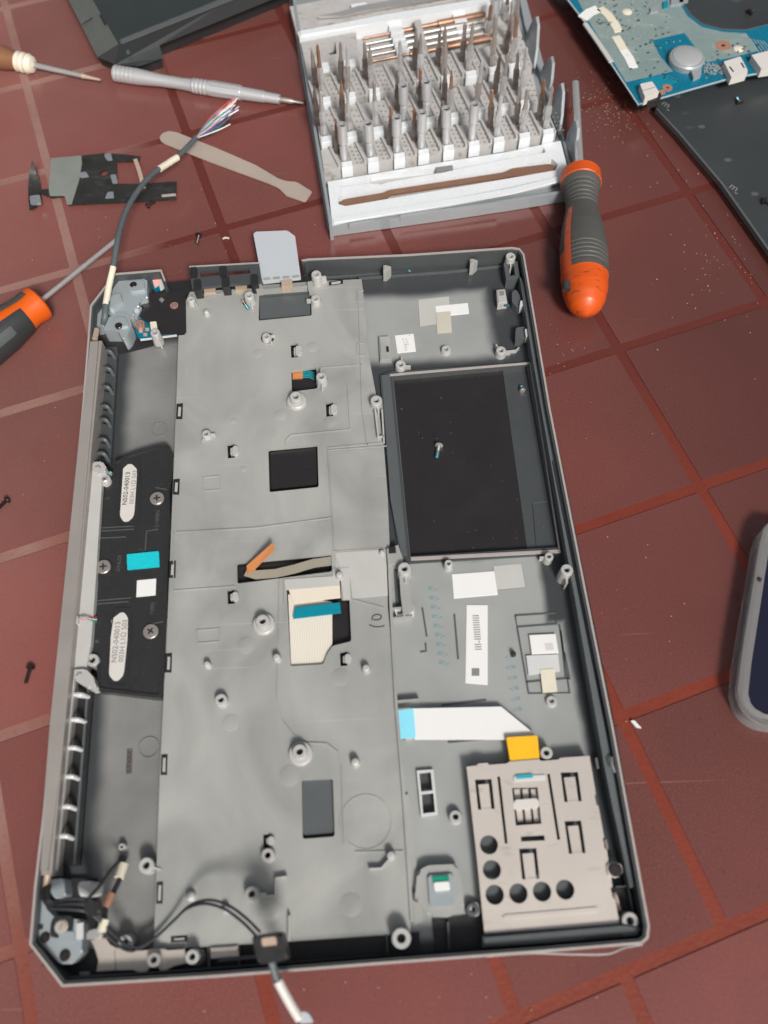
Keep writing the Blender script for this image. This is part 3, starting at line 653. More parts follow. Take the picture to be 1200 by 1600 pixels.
# left wall of the lower bay with its pockets
for pth, w_ in (([(608, 884), (611, 950), (619, 1100), (631, 1240), (644, 1440)], 1.5), ([(612, 950), (644, 947)], 1.2), ([(612, 965), (645, 962)], 1.2), ([(620, 1095), (656, 1092)], 1.2), ([(620, 1108), (640, 1106)], 1.0)):
    prism('bay_rail', strip(G(pth, 11), w_), 6, 10.8 if w_ > 1.3 else 10.4, M['plate'], ch, bev=.2)
prism('bay_slope', G([(630, 1240), (638, 1240), (662, 1440), (646, 1445)], 8), 6, 7.6, M['plate'], ch, bev=.5)
prism('pocket_floor', G([(614, 884), (641, 882), (642, 948), (618, 950)], 5), 3.5, 6.15, M['gun2'], ch)
prism('tower', rnd(G([(624, 898), (640, 897), (643, 940), (650, 950), (630, 962), (626, 930)], 12), .6), 6, 12, M['plate'], ch, bev=.5)
c = prism('slot_frame', G([(651, 1204), (677, 1202), (684, 1272), (658, 1276)], 8), 6, 8, M['platel'], ch, holes=[G([(655, 1208), (673, 1206), (676, 1235), (658, 1237)], 8), G([(659, 1241), (677, 1239), (680, 1269), (661, 1271)], 8)])
prism('slot_frame', G([(616, 952), (645, 949), (647, 961), (620, 964)], 9), 6, 9.2, M['platel'], ch, holes=[G([(619, 954), (642, 951), (643, 958), (621, 961)], 9)])
# white ribbon
c = prism('white_ribbon', G([(642, 1107), (783, 1104), (838, 1149), (838, 1154), (790, 1156), (648, 1156)], 10), 9.7, 10, M['white'], ch, bev=0)
prism('blue_end', G([(618, 1110), (646, 1106), (650, 1152), (626, 1154)], 10.4), 9.6, 10.3, M['ltblue'], c)
prism('amber_film', rnd(G([(791, 1152), (840, 1149), (843, 1185), (797, 1189)], 13), .5), 10.5, 13, M['yellow'], c, bev=.6)
prism('ribbon_socket', G([(630, 1106), (641, 1105), (646, 1153), (634, 1155)], 9.6), 6, 9.6, M['bossm'], ch)
# card reader cage
zc = 13.5
def ubox(x0, y0, x1, y1, dx, dy, wd=3.2):
    """U-shaped slot: two legs and a top bar"""
    a = (x0, y0); b = (x1, y0-1); c1 = (x1+dx, y1); d1 = (x0+dx, y1+1)
    return [a, b, c1, (c1[0]-wd*1.6, c1[1]), (b[0]-wd*1.4, b[1]+wd*2.4), (a[0]+wd*1.6, a[1]+wd*2.5), (d1[0]+wd*1.6, d1[1]), d1]
ho = [circ(*P(x, y, zc), 4.1, 20) for x, y in ((764, 1320), (768.6, 1359), (773, 1398), (810, 1396), (847, 1393), (883, 1390))]
ho += [G(ubox(742, 1218, 768, 1264, 5, 0), zc), G(ubox(876, 1207, 903, 1252, 6, 0), zc), G(ubox(882, 1283, 908, 1333, 7, 0), zc), G(ubox(811, 1326, 838, 1373, 5, 0), zc)]
ho += [strip(G([(779, 1213), (791, 1318)], zc), 1.3), strip(G([(857, 1209), (873, 1312)], zc), 1.3), strip(G([(814, 1311), (851, 1309)], zc), 2.2), G([(800, 1231), (840, 1230), (846, 1287), (806, 1290)], zc)]
CG = [(729, 1198), (745, 1196), (747, 1193), (762, 1192), (764, 1195), (792, 1193), (796, 1190), (842, 1186), (846, 1189), (872, 1187), (876, 1184), (921, 1181), (931, 1240), (929, 1243), (932, 1258), (935, 1259), (944, 1308), (942, 1310), (945, 1326), (948, 1327), (957, 1385), (954, 1388), (958, 1404), (961, 1405), (968, 1443), (880, 1450), (757, 1459), (745, 1340)]
cg = prism('card_cage', G(CG, zc), zc-1.0, zc, M['cage'], ch, holes=ho)
prism('cage_wall', off(G(CG, zc), .15), 6, zc-1.0, M['black'], cg, holes=[off(G(CG, zc), 1.0)])
prism('cage_inside', off(G(CG, zc), 2), 6.2, 9.2, M['gun2'], cg)
prism('cage_rib', rnd(G([(785, 1430), (935, 1417), (936, 1424), (786, 1437)], zc+.5), 1.2), zc-.1, zc+.45, M['cage'], cg, bev=.4)
prism('slider', G([(802, 1213), (852, 1210), (853, 1218), (803, 1221)], zc+.6), zc-.2, zc+.6, M['platel'], cg)
prism('slider_window', G([(806, 1211), (832, 1209), (833, 1215), (807, 1217)], zc+.8), zc-.1, zc+.75, M['bluew'], cg, bev=0)
for k in range(3):
    prism('contact_spring', G([(803+k*13, 1233), (812+k*13, 1232), (818+k*13, 1284), (809+k*13, 1285)], 11), 9.5, 10.8, M['cage'], cg)
prism('contact_bar', rnd(G([(801, 1250), (842, 1247), (843, 1262), (803, 1265)], zc+.2), 1.5), 10.8, zc+.1, M['ivory'], cg, bev=.6)
for q in ([(930, 1184), (934, 1183), (937, 1200), (933, 1201)], [(944, 1312), (948, 1311), (951, 1326), (947, 1327)], [(958, 1395), (963, 1394), (968, 1420), (962, 1422)]): prism('cage_tab', G(q, 10), 7, 10, M['steeld'], cg)
for (x0, y0, x1, y1, dx) in ((742, 1218, 768, 1264, 5), (876, 1207, 903, 1252, 6), (882, 1283, 908, 1333, 7), (811, 1326, 838, 1373, 5)):
    bm = bmesh.new(); q = [P3(x0+8, y0+9, zc-1.6), P3(x1-6, y0+8, zc-1.6), P3(x1-6+dx, y1, zc+.15), P3(x0+7+dx, y1+1, zc+.15)]
    va = [bm.verts.new(v) for v in q]; vb = [bm.verts.new(v-Vector((0, 0, .5))) for v in q]; bm.faces.new(va); bm.faces.new(vb[::-1])
    for i in range(4): bm.faces.new((va[i], va[(i+1) % 4], vb[(i+1) % 4], vb[i]))
    obj('spring_tongue', bm, M['cage'], cg, 0)
def fixed_screw(x, y, z, r, m='screw', name='fixed_screw', parent=ch):
    bm = bmesh.new(); X, Y = P(x, y, z); blathe(bm, X, Y, [(r, z-1.2), (r, z-.25), (r-.3, z), (0, z+.05)], 22); o = obj(name, bm, M[m], parent)
    bm = bmesh.new(); a = random.uniform(0, 1.5); bbox(bm, (X, Y, z-.2), r*.95, r*.22, .32, a); bbox(bm, (X, Y, z-.2), r*.22, r*.95, .33, a); obj('cross_slot', bm, M['black'], o, 0); return o
c = prism('cage_ear', rnd(G([(948, 1350), (962, 1346), (972, 1352), (973, 1364), (964, 1372), (950, 1370)], 14.5), 1.2), 12.5, 14.5, M['cage'], ch)
fixed_screw(962, 1359, 15.5, 2.9)
prism('side_pocket', G([(960, 1388), (984, 1384), (990, 1425), (985, 1452), (966, 1440)], 6.3), 6, 6.4, M['black'], ch)
prism('rib', strip(G([(962, 1386), (982, 1384), (990, 1430)], 10), .9), 6, 10, M['gun2'], ch)
prism('contact_strip', G([(961, 1398), (964, 1397), (971, 1422), (967, 1424)], 10.5), 9, 10.6, M['conn'], ch)
prism('front_strip', G([(755, 1463), (975, 1444), (1001, 1449), (998, 1466), (848, 1482), (755, 1489)], 16), 5, 16, M['gun2'], ch, bev=.6)
for q in ([(760, 1479), (818, 1475), (819, 1482), (761, 1486)], [(914, 1465), (973, 1459), (974, 1464), (915, 1470)]): prism('strip_slot', G(q, 16.3), 16, 16.15, M['black'], ch, bev=0)
# wobbly bright wire along the bottom edge
bm = bmesh.new(); btube(bm, smooth_path([P3(760, 1494, 18), P3(830, 1489, 18), P3(900, 1491, 15), P3(950, 1490, 14), P3(975, 1481, 16), P3(1004, 1475, 20)]), .45, 6)
wr = obj('loose_wire', bm, M['steel'], None); tag(wr, 'thin bright wire strand bulging out from the lower right edge of the chassis', 'wire')
# release button block
bl = prism('button_block', rnd(G([(652, 1362), (668, 1352), (714, 1350), (722, 1380), (726, 1420), (700, 1434), (672, 1432), (648, 1405)], 11), 1.8), 6, 11, M['plate'], ch, bev=.9)
prism('button_plate', rnd(G([(668, 1368), (708, 1365), (712, 1416), (672, 1418)], 12.4), 1), 11, 12.4, M['zinc'], bl, bev=.5)
prism('green_pad', G([(675, 1369), (701, 1367), (702, 1376), (676, 1378)], 12.9), 12.2, 12.9, M['green'], bl)
prism('white_pad', rnd(G([(677, 1379), (702, 1377), (703, 1391), (680, 1393)], 13.6), .6), 12.2, 13.4, M['white'], bl, bev=.4)
for x, y in ((654, 1399), (738, 1421)): boss(x, y, 10, 6, 2.6, m='gun2')
# ---- bottom edge
prism('edge_recess', G([(440, 1472), (655, 1456), (657, 1500), (440, 1516)], 6.6), 4, 6.7, M['black'], ch)
prism('edge_recess', G([(675, 1436), (752, 1428), (756, 1488), (680, 1494)], 6.8), 4, 6.9, M['black'], ch)
prism('edge_recess', G([(95, 1485), (440, 1474), (440, 1518), (108, 1536)], 4.9), 3.6, 4.95, M['black'], ch)
prism('edge_bar', strip(G([(105, 1531), (330, 1517), (560, 1500), (650, 1493)], 15), 2.2), 5, 14, M['gun2'], ch)
prism('edge_bar', strip(G([(340, 1500), (410, 1494)], 12), 1.5), 5, 11, M['gun2'], ch)
for pth in ([(604, 1460), (606, 1495)], [(700, 1440), (702, 1485)], [(325, 1480), (327, 1520)], [(372, 1490), (374, 1518)]): prism('rib', strip(G(pth, 10), .9), 5, 10, M['gun2'], ch)
prism('port_shell', G([(328, 1480), (371, 1477), (373, 1494), (329, 1498)], 11), 5, 11, M['beige'], ch, bev=.5)
ridge('port_seam', [(330, 1489), (371, 1486)], 11, .1, .5, M['steeld'], ch)
BP = [(142, 1470), (156, 1463), (166, 1466), (171, 1477), (184, 1484), (188, 1478), (215, 1487), (228, 1486), (236, 1482), (258, 1482), (262, 1486), (288, 1482), (292, 1505), (272, 1508), (260, 1516), (250, 1517), (246, 1508), (236, 1508), (228, 1520), (216, 1520), (208, 1514), (150, 1518), (155, 1500), (150, 1484)]
mb = prism('mount_bracket', G(BP, 12.5), 11.5, 12.5, M['beige'], ch, bev=.3)
for x, y in ((240, 1500), (300, 1495)): boss(x, y, 16, 5, 2.8, 3.8, m='steel' if x == 240 else 'bossm')
boss(195, 1473, 12, 5, 3.0)
prism('rubber_block', G([(124, 1519), (139, 1518), (140, 1525), (125, 1526)], 8), 5, 8, M['plate'], ch)
ridge('seam', [(179, 1484), (181, 1517)], 12.5, .1, .4, M['inkg'], mb)
# lower hinge
HG = [(57, 1404), (68, 1402), (72, 1420), (88, 1436), (120, 1436), (128, 1440), (128, 1490), (114, 1506), (94, 1507), (57, 1467)]
hz = 15
hg = prism('hinge_plate', rnd(G(HG, hz), 1.2), 5, hz, M['zinc'], ch, bev=.6)
X, Y = P(97, 1448, hz)
prism('knob_recess', rnd([(X-5.0, Y-4.3), (X+5.0, Y-4.3), (X+5.0, Y+4.3), (X-5.0, Y+4.3)], 3.0), hz-.1, hz+.25, M['black'], hg, bev=0)
prism('hinge_knob', circ(X-.2, Y, 3.0, 10), hz, hz+1.0, M['beige'], hg, bev=.6)
prism('knob_slot', strip([(X-.6, Y-1.2), (X+.4, Y+1.2)], .7), hz+1.0, hz+1.15, M['steeld'], hg, bev=0)
prism('hinge_pad', rnd(G([(91, 1456), (116, 1455), (116, 1472), (93, 1473)], hz+.6), .6), hz, hz+.5, M['zinc'], hg)
prism('hinge_tab', G([(119, 1442), (130, 1441), (130, 1467), (119, 1468)], hz+1), hz, hz+.9, M['platel'], hg)
prism('hinge_slot', G([(56, 1445), (67, 1444), (67, 1452), (56, 1453)], hz+.3), hz, hz+.3, M['black'], hg, bev=0)
fixed_screw(70, 1465, hz+.6, 2.2); fixed_screw(101, 1493, hz+.6, 2.4)
prism('hinge_arm', rnd(G([(78, 1375), (100, 1372), (102, 1400), (88, 1405), (80, 1398)], 16), 1), 5, 16, M['zinc'], ch, bev=.6)
prism('cable_shroud', rnd(G([(118, 1378), (144, 1376), (142, 1398), (122, 1402)], 22), 1.5), 5, 20, M['platel'], ch, bev=1)
prism('hinge_dark', G([(62, 1372), (150, 1372), (150, 1462), (128, 1470), (66, 1440)], 6), 3.5, 6.5, M['black'], ch)
# upper hinge
Z = 15
ub = prism('upper_hinge_bracket', rnd(G([(176, 440), (200, 434), (222, 432), (230, 436), (230, 466), (218, 468), (216, 480), (206, 482), (210, 492), (196, 500), (180, 496), (168, 490), (172, 470), (163, 470), (168, 450)], Z), 1.5), 5, Z, M['zinc'], ch, bev=1.1)
prism('bracket_step', rnd(G([(196, 440), (224, 437), (226, 452), (203, 455)], Z+2), 1), Z-.2, Z+2, M['zinc'], ub, bev=.8)
fixed_screw(208, 444, Z+2.4, 2.2)
u2 = prism('hinge_block', rnd(G([(166, 506), (172, 492), (190, 486), (202, 494), (206, 508), (199, 524), (192, 530), (184, 516), (160, 516)], Z+1), 1.5), 5, Z+1, M['zinc'], ch, bev=1.1)
prism('bracket_step', rnd(G([(178, 496), (196, 495), (200, 508), (184, 512)], Z+2.6), 1), Z+.8, Z+2.6, M['zinc'], u2, bev=.7)
fixed_screw(185, 508, Z+3, 2.2)
prism('bracket_hook', rnd(G([(206, 480), (222, 480), (216, 492), (214, 500), (207, 492)], 12), .8), 6, 12, M['zinc'], ch, bev=.5)
prism('hinge_arm', rnd(G([(172, 462), (188, 458), (190, 468), (176, 480), (170, 482)], 18), .8), Z-.3, 18, M['zinc'], ch, bev=.6)
prism('corner_plate', rnd(G([(146, 482), (158, 470), (166, 470), (162, 510), (144, 514)], 12), .8), 5, 12, M['zinc'], ch, bev=.5)
prism('corner_dark', G([(140, 530), (144, 478), (180, 430), (250, 424), (240, 540), (160, 560)], 5), 3.4, 5, M['black'], ch)
boss(155, 478, 13, 5, 1.8)
# ---- small board under the upper hinge
sb = prism('daughter_board', G([(214, 498), (224, 484), (275, 480), (276, 520), (216, 528), (210, 514)], 8.5), 7.5, 8.5, M['pcb'], ch)
prism('board_edge', strip(G([(219, 530), (276, 523)], 8.8), .8), 7.5, 8.8, M['platel'], sb)
c = prism('black_shield_film', G([(219, 462), (232, 458), (290, 453), (291, 520), (245, 523), (232, 505), (217, 494)], 10.6), 10.2, 10.6, M['film'], ch, bev=0)
prism('film_label', G([(248, 468), (252, 464), (257, 468), (253, 473)], 10.8), 10.6, 10.8, M['inkg'], c)
for x, y, r in ((272, 477, 2.0), (218, 506, 2.5)):
    X, Y = P(x, y, 11); prism('copper_ring', circ(X, Y, r+.5, 22), 8.4, 11, M['copper'], ch, holes=[circ(X, Y, r-.4, 18)])
    X, Y = P(x, y, 11); prism('ring_centre', circ(X, Y, r-.6, 16), 8.4, 11.3, M['steeld'], ch)
prism('board_socket', rnd(G([(234, 503), (244, 502), (246, 514), (236, 516)], 12), .4), 8.5, 12, M['offw'], sb)
boss(242, 519, 15, 5, 2.7, lug=(-1.1,)); 
for x, y in ((220, 517), (227, 522), (215, 496), (230, 514)): prism('chip', G([(x-3, y-2), (x+3, y-2), (x+3, y+2), (x-3, y+2)], 9.2), 8.5, 9.1, M['conn'], sb, bev=0)
prism('corner_board', G([(236, 434), (253, 431), (257, 446), (240, 450)], 12), 8, 12, M['pcb'], ch)
prism('paper_scrap', rnd(G([(238, 437), (243, 431), (255, 431), (256, 437), (248, 442), (241, 447)], 14), .3), 12, 13.6, M['pink'], ch)
prism('paper_scrap', rnd(G([(248, 443), (256, 432), (259, 438), (257, 446), (250, 452)], 14), .3), 12, 13.8, M['platel'], ch)
# ---- port openings on the top edge
pz = 17
fo = [(295, 418), (405, 412), (409, 440), (300, 450)]
prism('port_frame', G(fo, pz), pz-2, pz, M['gun'], ch, holes=[G([(311, 424), (341, 422), (342, 430), (314, 433)], pz), G([(355, 421), (390, 419), (391, 427), (356, 430)], pz)], bev=0)
ridge('frame_lip', [(296, 417), (406, 411)], pz, .5, .7, M['rimedge'], ch)
prism('port_shelf', G([(259, 440), (300, 436), (402, 430), (404, 450), (300, 461), (262, 456)], 10), 3.5, 9.2, M['black'], ch)
for x, y in ((327, 453), (376, 448)): prism('port_contact', G([(x-9, y-5), (x+9, y-6), (x+10, y+4), (x-8, y+5)], 12), 9, 12, M['conn'], ch)
for x, y in ((308, 445), (352, 440), (397, 437), (302, 426), (348, 424)): prism('port_post', rnd(G([(x-6, y-8), (x+6, y-9), (x+7, y+8), (x-5, y+9)], 17.5), .8), 9, 17.6, M['black'], ch, bev=.5)
ridge('plate_lip', [(308, 462), (345, 459), (350, 456), (398, 453)], 10.3, .5, .9, M['plate'], ch)
for x0, x1 in ((398, 408), (480, 488)): prism('slot_cheek', rnd(G([(x0, 440), (x1, 439), (x1+2, 452), (x0+2, 453)], 14), .5), 8, 14, M['plate'], ch, bev=.4)
prism('slot_bar', strip(G([(404, 452), (484, 446)], 13), 1.6), 8, 12.6, M['plate'], ch)
prism('card_slot', G([(404, 436), (490, 430), (492, 446), (406, 452)], 9), 5, 9, M['black'], ch)
prism('slot_contact', G([(439, 438), (456, 436), (457, 446), (440, 448)], 15), 9, 15, M['conn'], ch)
prism('top_inner_strip', G([(470, 412), (630, 401), (635, 424), (500, 436), (474, 440)], 6.4), 5, 6.4, M['gun2'], ch)
# ---- hinge bar and the side beside it
prism('hinge_bar', G([(137, 530), (158, 530), (99, 1160), (79, 1367), (57, 1367), (78, 1130), (112, 800)], 20.5), 5, 20.5, M['bar'], ch, bev=1.6, smooth=60)
bm = bmesh.new(); btube(bm, [P3(151, 515, 17), P3(148, 530, 18)], 1.7, 12); obj('hinge_pin', bm, M['conn'], ch)
bm = bmesh.new(); btube(bm, [P3(75, 1364, 17), P3(73, 1385, 16)], 1.7, 12); obj('hinge_pin', bm, M['conn'], ch)
prism('side_wall', G([(162, 540), (183, 540), (172, 722), (148, 720)], 9), 3.4, 8, M['gun'], ch)
prism('side_wall', G([(112, 1048), (146, 1062), (124, 1352), (84, 1354)], 7), 3.4, 6.5, M['black'], ch)
prism('cover_strip', G([(139, 719), (158, 722), (159, 760), (154, 835), (148, 930), (142, 1005), (134, 1045), (115, 1047), (124, 930)], 15), 7, 15, M['tape'], ch, bev=.5, label='pale grey strip beside the hinge bar')
prism('thin_strip', G([(113, 1047), (117, 1047), (87, 1360), (82, 1360)], 15), 12, 15, M['platel'], ch, bev=.3)
def vane(x, y, dx, dy, m):
    a = P3(x, y, 12); b = P3(x+dx*.55, y+dy*.1, 13); c2 = P3(x+dx, y+dy, 7)
    bm = bmesh.new(); pts = smooth_path([a, b, c2], 6)
    btube(bm, pts, 1.15, 8)
    for p in (0,): bprism(bm, strip([(v.x, v.y) for v in pts], .7), 4, 8)
    obj('vent_rib', bm, M[m], ch)
for k, y in enumerate((548, 575, 604, 634, 655, 686, 708)): vane(163-k*1.6, y, 17, 13, 'gun2')
for k, y in enumerate((1085, 1124, 1168, 1213, 1260, 1306)): vane(112-k*4.2, y, 26-k*.6, 4, 'platel')
prism('vent_rail', strip(G([(182, 548), (174, 640), (168, 722)], 8), 1.2), 4, 7.5, M['gun2'], ch)
prism('vent_rail', strip(G([(137, 1075), (127, 1200), (116, 1350)], 8), 1.2), 4, 8, M['gun2'], ch)
for (q, h) in (([(145, 722), (160, 721), (166, 730), (164, 738), (150, 740), (144, 732)], 17), ([(115, 1046), (134, 1045), (146, 1058), (150, 1072), (140, 1076), (118, 1064)], 17)):
    c = prism('strip_mount', rnd(G(q, h), .8), 6, h, M['bossm'], ch, bev=.6)
ridge('mount_slot', [(149, 730), (153, 727), (157, 731)], 17, .15, 1.0, M['inkg'], ch); ridge('mount_slot', [(119, 1056), (123, 1051), (128, 1052)], 17, .15, 1.0, M['inkg'], ch)
boss(163, 749, 14, 6, 3.1, lug=(1.2,)); fixed_screw(163, 748, 14.6, 1.9, 'steel')
prism('teal_gasket', G([(157, 738), (170, 736), (171, 744), (158, 745)], 13), 8, 12.5, M['bluew'], ch)
for x, y, r in ((249, 671, 12), (233, 1168, 13)):
    X, Y = P(x, y, 4.5); prism('moulded_ring', circ(X, Y, r*.4, 28), 4.2, 4.8, M['trough'], ch, holes=[circ(X, Y, r*.4-.6, 28)])
prism('moulded_stamp', G([(198, 1170), (207, 1169), (206, 1208), (197, 1210)], 4.5), 4.2, 4.5, M['bitbrown'], ch)
text('stamp_print', 'XXXXX', 202, 1190, 4.53, 3, math.pi/2, M['ink'], ch)
# pink/white twisted leads by the strip
for k, mm in enumerate(('red', 'whitew', 'green')):
    bm = bmesh.new(); btube(bm, smooth_path([P3(121, 965+k, 17), P3(130, 967-k, 18), P3(140, 966+k, 17), P3(151, 964+k*4, 12)]), .35, 6); obj('speaker_lead', bm, M[mm], ch)
prism('lead_clip', rnd(G([(115, 962), (121, 961), (121, 974), (114, 975)], 18), .4), 15, 18, M['platel'], ch)

# ---- speaker module
SP = [(159, 764), (166, 752), (177, 746), (177, 722), (207, 708), (245, 697), (261, 695), (267, 703), (271, 712), (269, 740), (265, 770), (266, 815), (262, 890), (260, 975), (257, 1050), (253, 1090), (240, 1090), (152, 1079), (151, 1040), (141, 1025), (137, 1007), (146, 932), (150, 900), (154, 835)]
zs = 11
spk = prism('speaker_module', rnd(G(SP, zs), 1.0, 2), 4.5, zs, M['spk'], ch, bev=.7)
so_ = rnd(G(SP, zs), 1.0, 2)
prism('speaker_border', off(so_, .5), zs-.2, zs+.7, M['spk'], spk, holes=[off(so_, 1.5)])
for lb_ in ([(196, 717), (220, 718), (221, 790), (216, 822), (183, 822), (183, 790), (187, 724)], [(178, 950), (206, 949), (206, 1015), (198, 1072), (166, 1070), (165, 1040)]): prism('label_border', rnd(G(lb_, zs), 1.5), zs-.1, zs+.35, M['spk'], spk, holes=[off(rnd(G(lb_, zs), 1.5), .6)])
def lab(pts):
    o = prism('speaker_label', rnd(G(pts, zs+.25), 2.0), zs-.1, zs+.2, M['ivory'], spk, bev=0); return o
A1 = [(200, 725), (206, 725), (214, 733), (214, 740), (210, 800), (208, 808), (200, 815), (193, 815), (187, 806), (188, 796), (192, 738), (192, 732)]
A2 = [(188, 957), (194, 957), (200, 965), (199, 1000), (194, 1048), (192, 1056), (184, 1064), (178, 1064), (170, 1055), (171, 1040), (174, 975), (174, 968)]
l1 = lab(A1); l2 = lab(A2)
an = math.atan2(*(lambda a, b: (b[1]-a[1], b[0]-a[0]))(P(196, 790, 11), P(202, 735, 11)))
for (cx, cy), l in (((197.5, 763), l1), ((181.5, 1003), l2)):
    text('print', 'NS02-040013', cx, cy, zs+.22, 3.7 if cy < 900 else 3.9, an, M['ink'] if cy < 900 else M['inkg'], l)
    text('print', '003H L1Ω 503', cx+11, cy-2, zs+.22, 3.5 if cy < 900 else 3.7, an, M['inkg'], l)
for x, y, cut in ((245, 778, 1), (161, 885, 1), (235, 986, 1)):
    X, Y = P(x, y, zs); prism('screw_recess', circ(X+.5, Y-.4, 5.0, 26), zs-.1, zs+.03, M['black'], spk, bev=0)
    fixed_screw(x, y, zs+1.2, 3.9, 'steeld', 'speaker_screw', spk)
prism('foam_pad', rnd(G([(198, 866), (248, 861), (249, 885), (199, 890)], zs+1), .3), zs, zs+1, M['cyan'], spk, bev=.3)
prism('blank_sticker', G([(214, 907), (244, 904), (243, 930), (213, 933)], zs+.25), zs, zs+.25, M['white'], spk, bev=0)
for pth in ([(158, 825), (210, 822)], [(157, 830), (209, 827)], [(156, 841), (197, 839)], [(227, 860), (229, 830), (247, 827)], [(148, 939), (205, 934)], [(148, 944), (201, 940)], [(236, 975), (256, 971)], [(243, 762), (262, 765)]):
    ridge('moulded_line', pth, zs, .22, .5, M['gun2'], spk)
text('moulded_text', 'L=005N', 246, 810, zs+.02, 3, an, M['inkm'], spk, h=.12); text('moulded_text', 'DNLOI', 186, 880, zs+.02, 3, an, M['inkm'], spk, h=.12); text('moulded_text', 'N005', 238, 950, zs+.02, 2.8, an, M['inkm'], spk, h=.12)
text('moulded_text', 'L', 168, 778, zs+.02, 3.2, an, M['inkm'], spk, h=.12); text('moulded_text', 'R', 152, 1002, zs+.02, 3.2, an, M['inkm'], spk, h=.12)
prism('lead_notch', G([(144, 958), (153, 957), (151, 978), (143, 979)], zs+.1), zs-.2, zs+.12, M['black'], spk, bev=0)

# ------------------------------------------------------------------ blank card sticking out
cd = prism('plastic_card', rnd(G([(396, 366), (399, 362), (449, 360), (461, 369), (470, 434), (410, 441)], 14), .6), 12, 14, M['card'], None, bev=.25)
tag(cd, 'blank light grey card sticking out of the upper edge of the chassis', 'card')
cpar = cd
for k in range(4):
    prism('card_contact', G([(411+k*15, 434-k*1.2), (422+k*15, 433-k*1.2), (423+k*15, 437-k*1.2), (412+k*15, 438-k*1.2)], 14.1), 13.9, 14.15, M['plate'], cd, bev=0)

# ------------------------------------------------------------------ loose screws
def loose_screw(x, y, z, a, ln, label, hr=2.2, head='screw', shaft='screw', lift=0.0):
    X, Y = P(x, y, z); d = Vector((math.cos(a), math.sin(a), lift)).normalized()
    t = thing('loose_screw', label, 'screw', (X, Y, z), 'small screws lying loose')
    zc_ = z+hr*.75
    p0 = Vector((X, Y, zc_))-d*ln/2; p1 = Vector((X, Y, zc_))+d*ln/2
    bm = bmesh.new(); baxis(bm, p0, p1, [(0, hr*.8), (.35, hr), (1.2, hr), (1.5, hr*.6)], 16); obj('head', bm, M[head], t)
    pr = [(1.2, .95)]; u = 1.5
    while u < ln-.4: pr += [(u, 1.05), (u+.25, .8)]; u += .5
    pr += [(ln, .6)]
    bm = bmesh.new(); baxis(bm, p0, p1, [q for q in pr if q[0] <= ln*.55] if shaft != head else pr, 12); obj('shank', bm, M['screw' if head != 'steel' else 'steeld'], t)
    if shaft != head:
        bm = bmesh.new(); baxis(bm, p0, p1, [q for q in pr if q[0] >= ln*.5], 12); obj('thread', bm, M[shaft], t)
loose_screw(684, 707, 4.2, math.radians(-103), 9, 'silver screw with blue threads lying on the black film', 2.3, 'steel', 'screwb')
loose_screw(815, 609, 4.5, math.radians(100), 4, 'short blue-tipped screw on the dark strip at the upper right of the black window', 1.9, 'steeld', 'screwb')
loose_screw(310, 376, 0, math.radians(-97), 8, 'black screw on the red tile above the port openings', 2.1)
loose_screw(237, 321, 0, math.radians(40), 7, 'dark screw beside the blackened metal sheet and the grey cable', 2.0)
loose_screw(5, 791, 0, math.radians(-128), 9, 'dark screw at the left edge of the picture on a bare tile', 2.2)
loose_screw(46, 1056, 0, math.radians(-98), 9, 'dark brown screw on the tile left of the hinge bar', 2.2)
loose_screw(384, 478, Zp, math.radians(-60), 8, 'blue-threaded screw leaning by the boss near the card slot', 1.4, 'steeld', 'screwb')
loose_screw(788, 478, 8, math.radians(-25), 6, 'screw with a bright blue tip beside the white latch in the upper right bay', 1.9, 'screw', 'screwb')
loose_screw(638, 424, 6, math.radians(-50), 4, 'tiny dark screw at the top wall of the upper right bay', 1.6, 'gun2', 'screwb')
loose_screw(1172, 22, 6, math.radians(40), 6, 'dark screw seen through the round opening of the blue circuit board', 2.8)
loose_screw(1152, 161, 6, math.radians(100), 6, 'blue-tipped screw on the anthracite cover below the circuit board', 2.6, 'screw', 'screwb')
loose_screw(1198, 321, 6, math.radians(-40), 7, 'black screw at the right edge of the anthracite cover', 2.8)

# ------------------------------------------------------------------ frayed display cable
fc = thing('frayed_cable', 'grey cable with frayed coloured wires rising from the upper left hinge', 'cable', (*P(165, 500, 10), 10))
bm = bmesh.new(); btube(bm, smooth_path([P3(162, 506, 13), P3(164, 495, 17), P3(165, 482, 19), P3(167, 470, 20)]), 2.0, 12); obj('sleeve_end', bm, M['cable'], fc)
bm = bmesh.new(); btube(bm, smooth_path([P3(165, 476, 20), P3(170, 448, 23), P3(177, 417, 27)]), 1.9, 12); obj('cream_wrap', bm, M['offw'], fc)
cp = [P3(177, 417, 27), P3(183, 380, 30), P3(190, 350, 30), P3(203, 318, 29), P3(224, 287, 26), P3(248, 264, 22), P3(277, 245, 18), P3(306, 216, 14)]
bm = bmesh.new(); btube(bm, smooth_path(cp), 1.75, 12); obj('jacket', bm, M['cable'], fc)
bm = bmesh.new(); btube(bm, smooth_path([P3(249, 264, 22), P3(263, 255, 20), P3(277, 246, 18)]), 2.2, 12); obj('tape_wrap', bm, M['offw'], fc)
for k in range(22):
    mm = ('pinkw', 'whitew', 'red', 'green', 'bluew', 'whitew', 'violet', 'pinkw', 'green', 'whitew')[k % 10]
    e = (372+random.uniform(-14, 6), 158+random.uniform(-6, 18)) if mm != 'green' else (362+random.uniform(-10, 6), 172+random.uniform(-6, 12))
    if k == 5: e = (360, 194)
    bm = bmesh.new(); m1 = ((306+e[0])/2+random.uniform(-7, 7), (216+e[1])/2+random.uniform(-5, 6))
    btube(bm, smooth_path([P3(306, 216, 14), P3(m1[0], m1[1], random.uniform(7, 14)), P3(e[0], e[1], random.uniform(5, 15))]), random.uniform(.3, .5), 6); obj('wire_strand', bm, M[mm], fc)

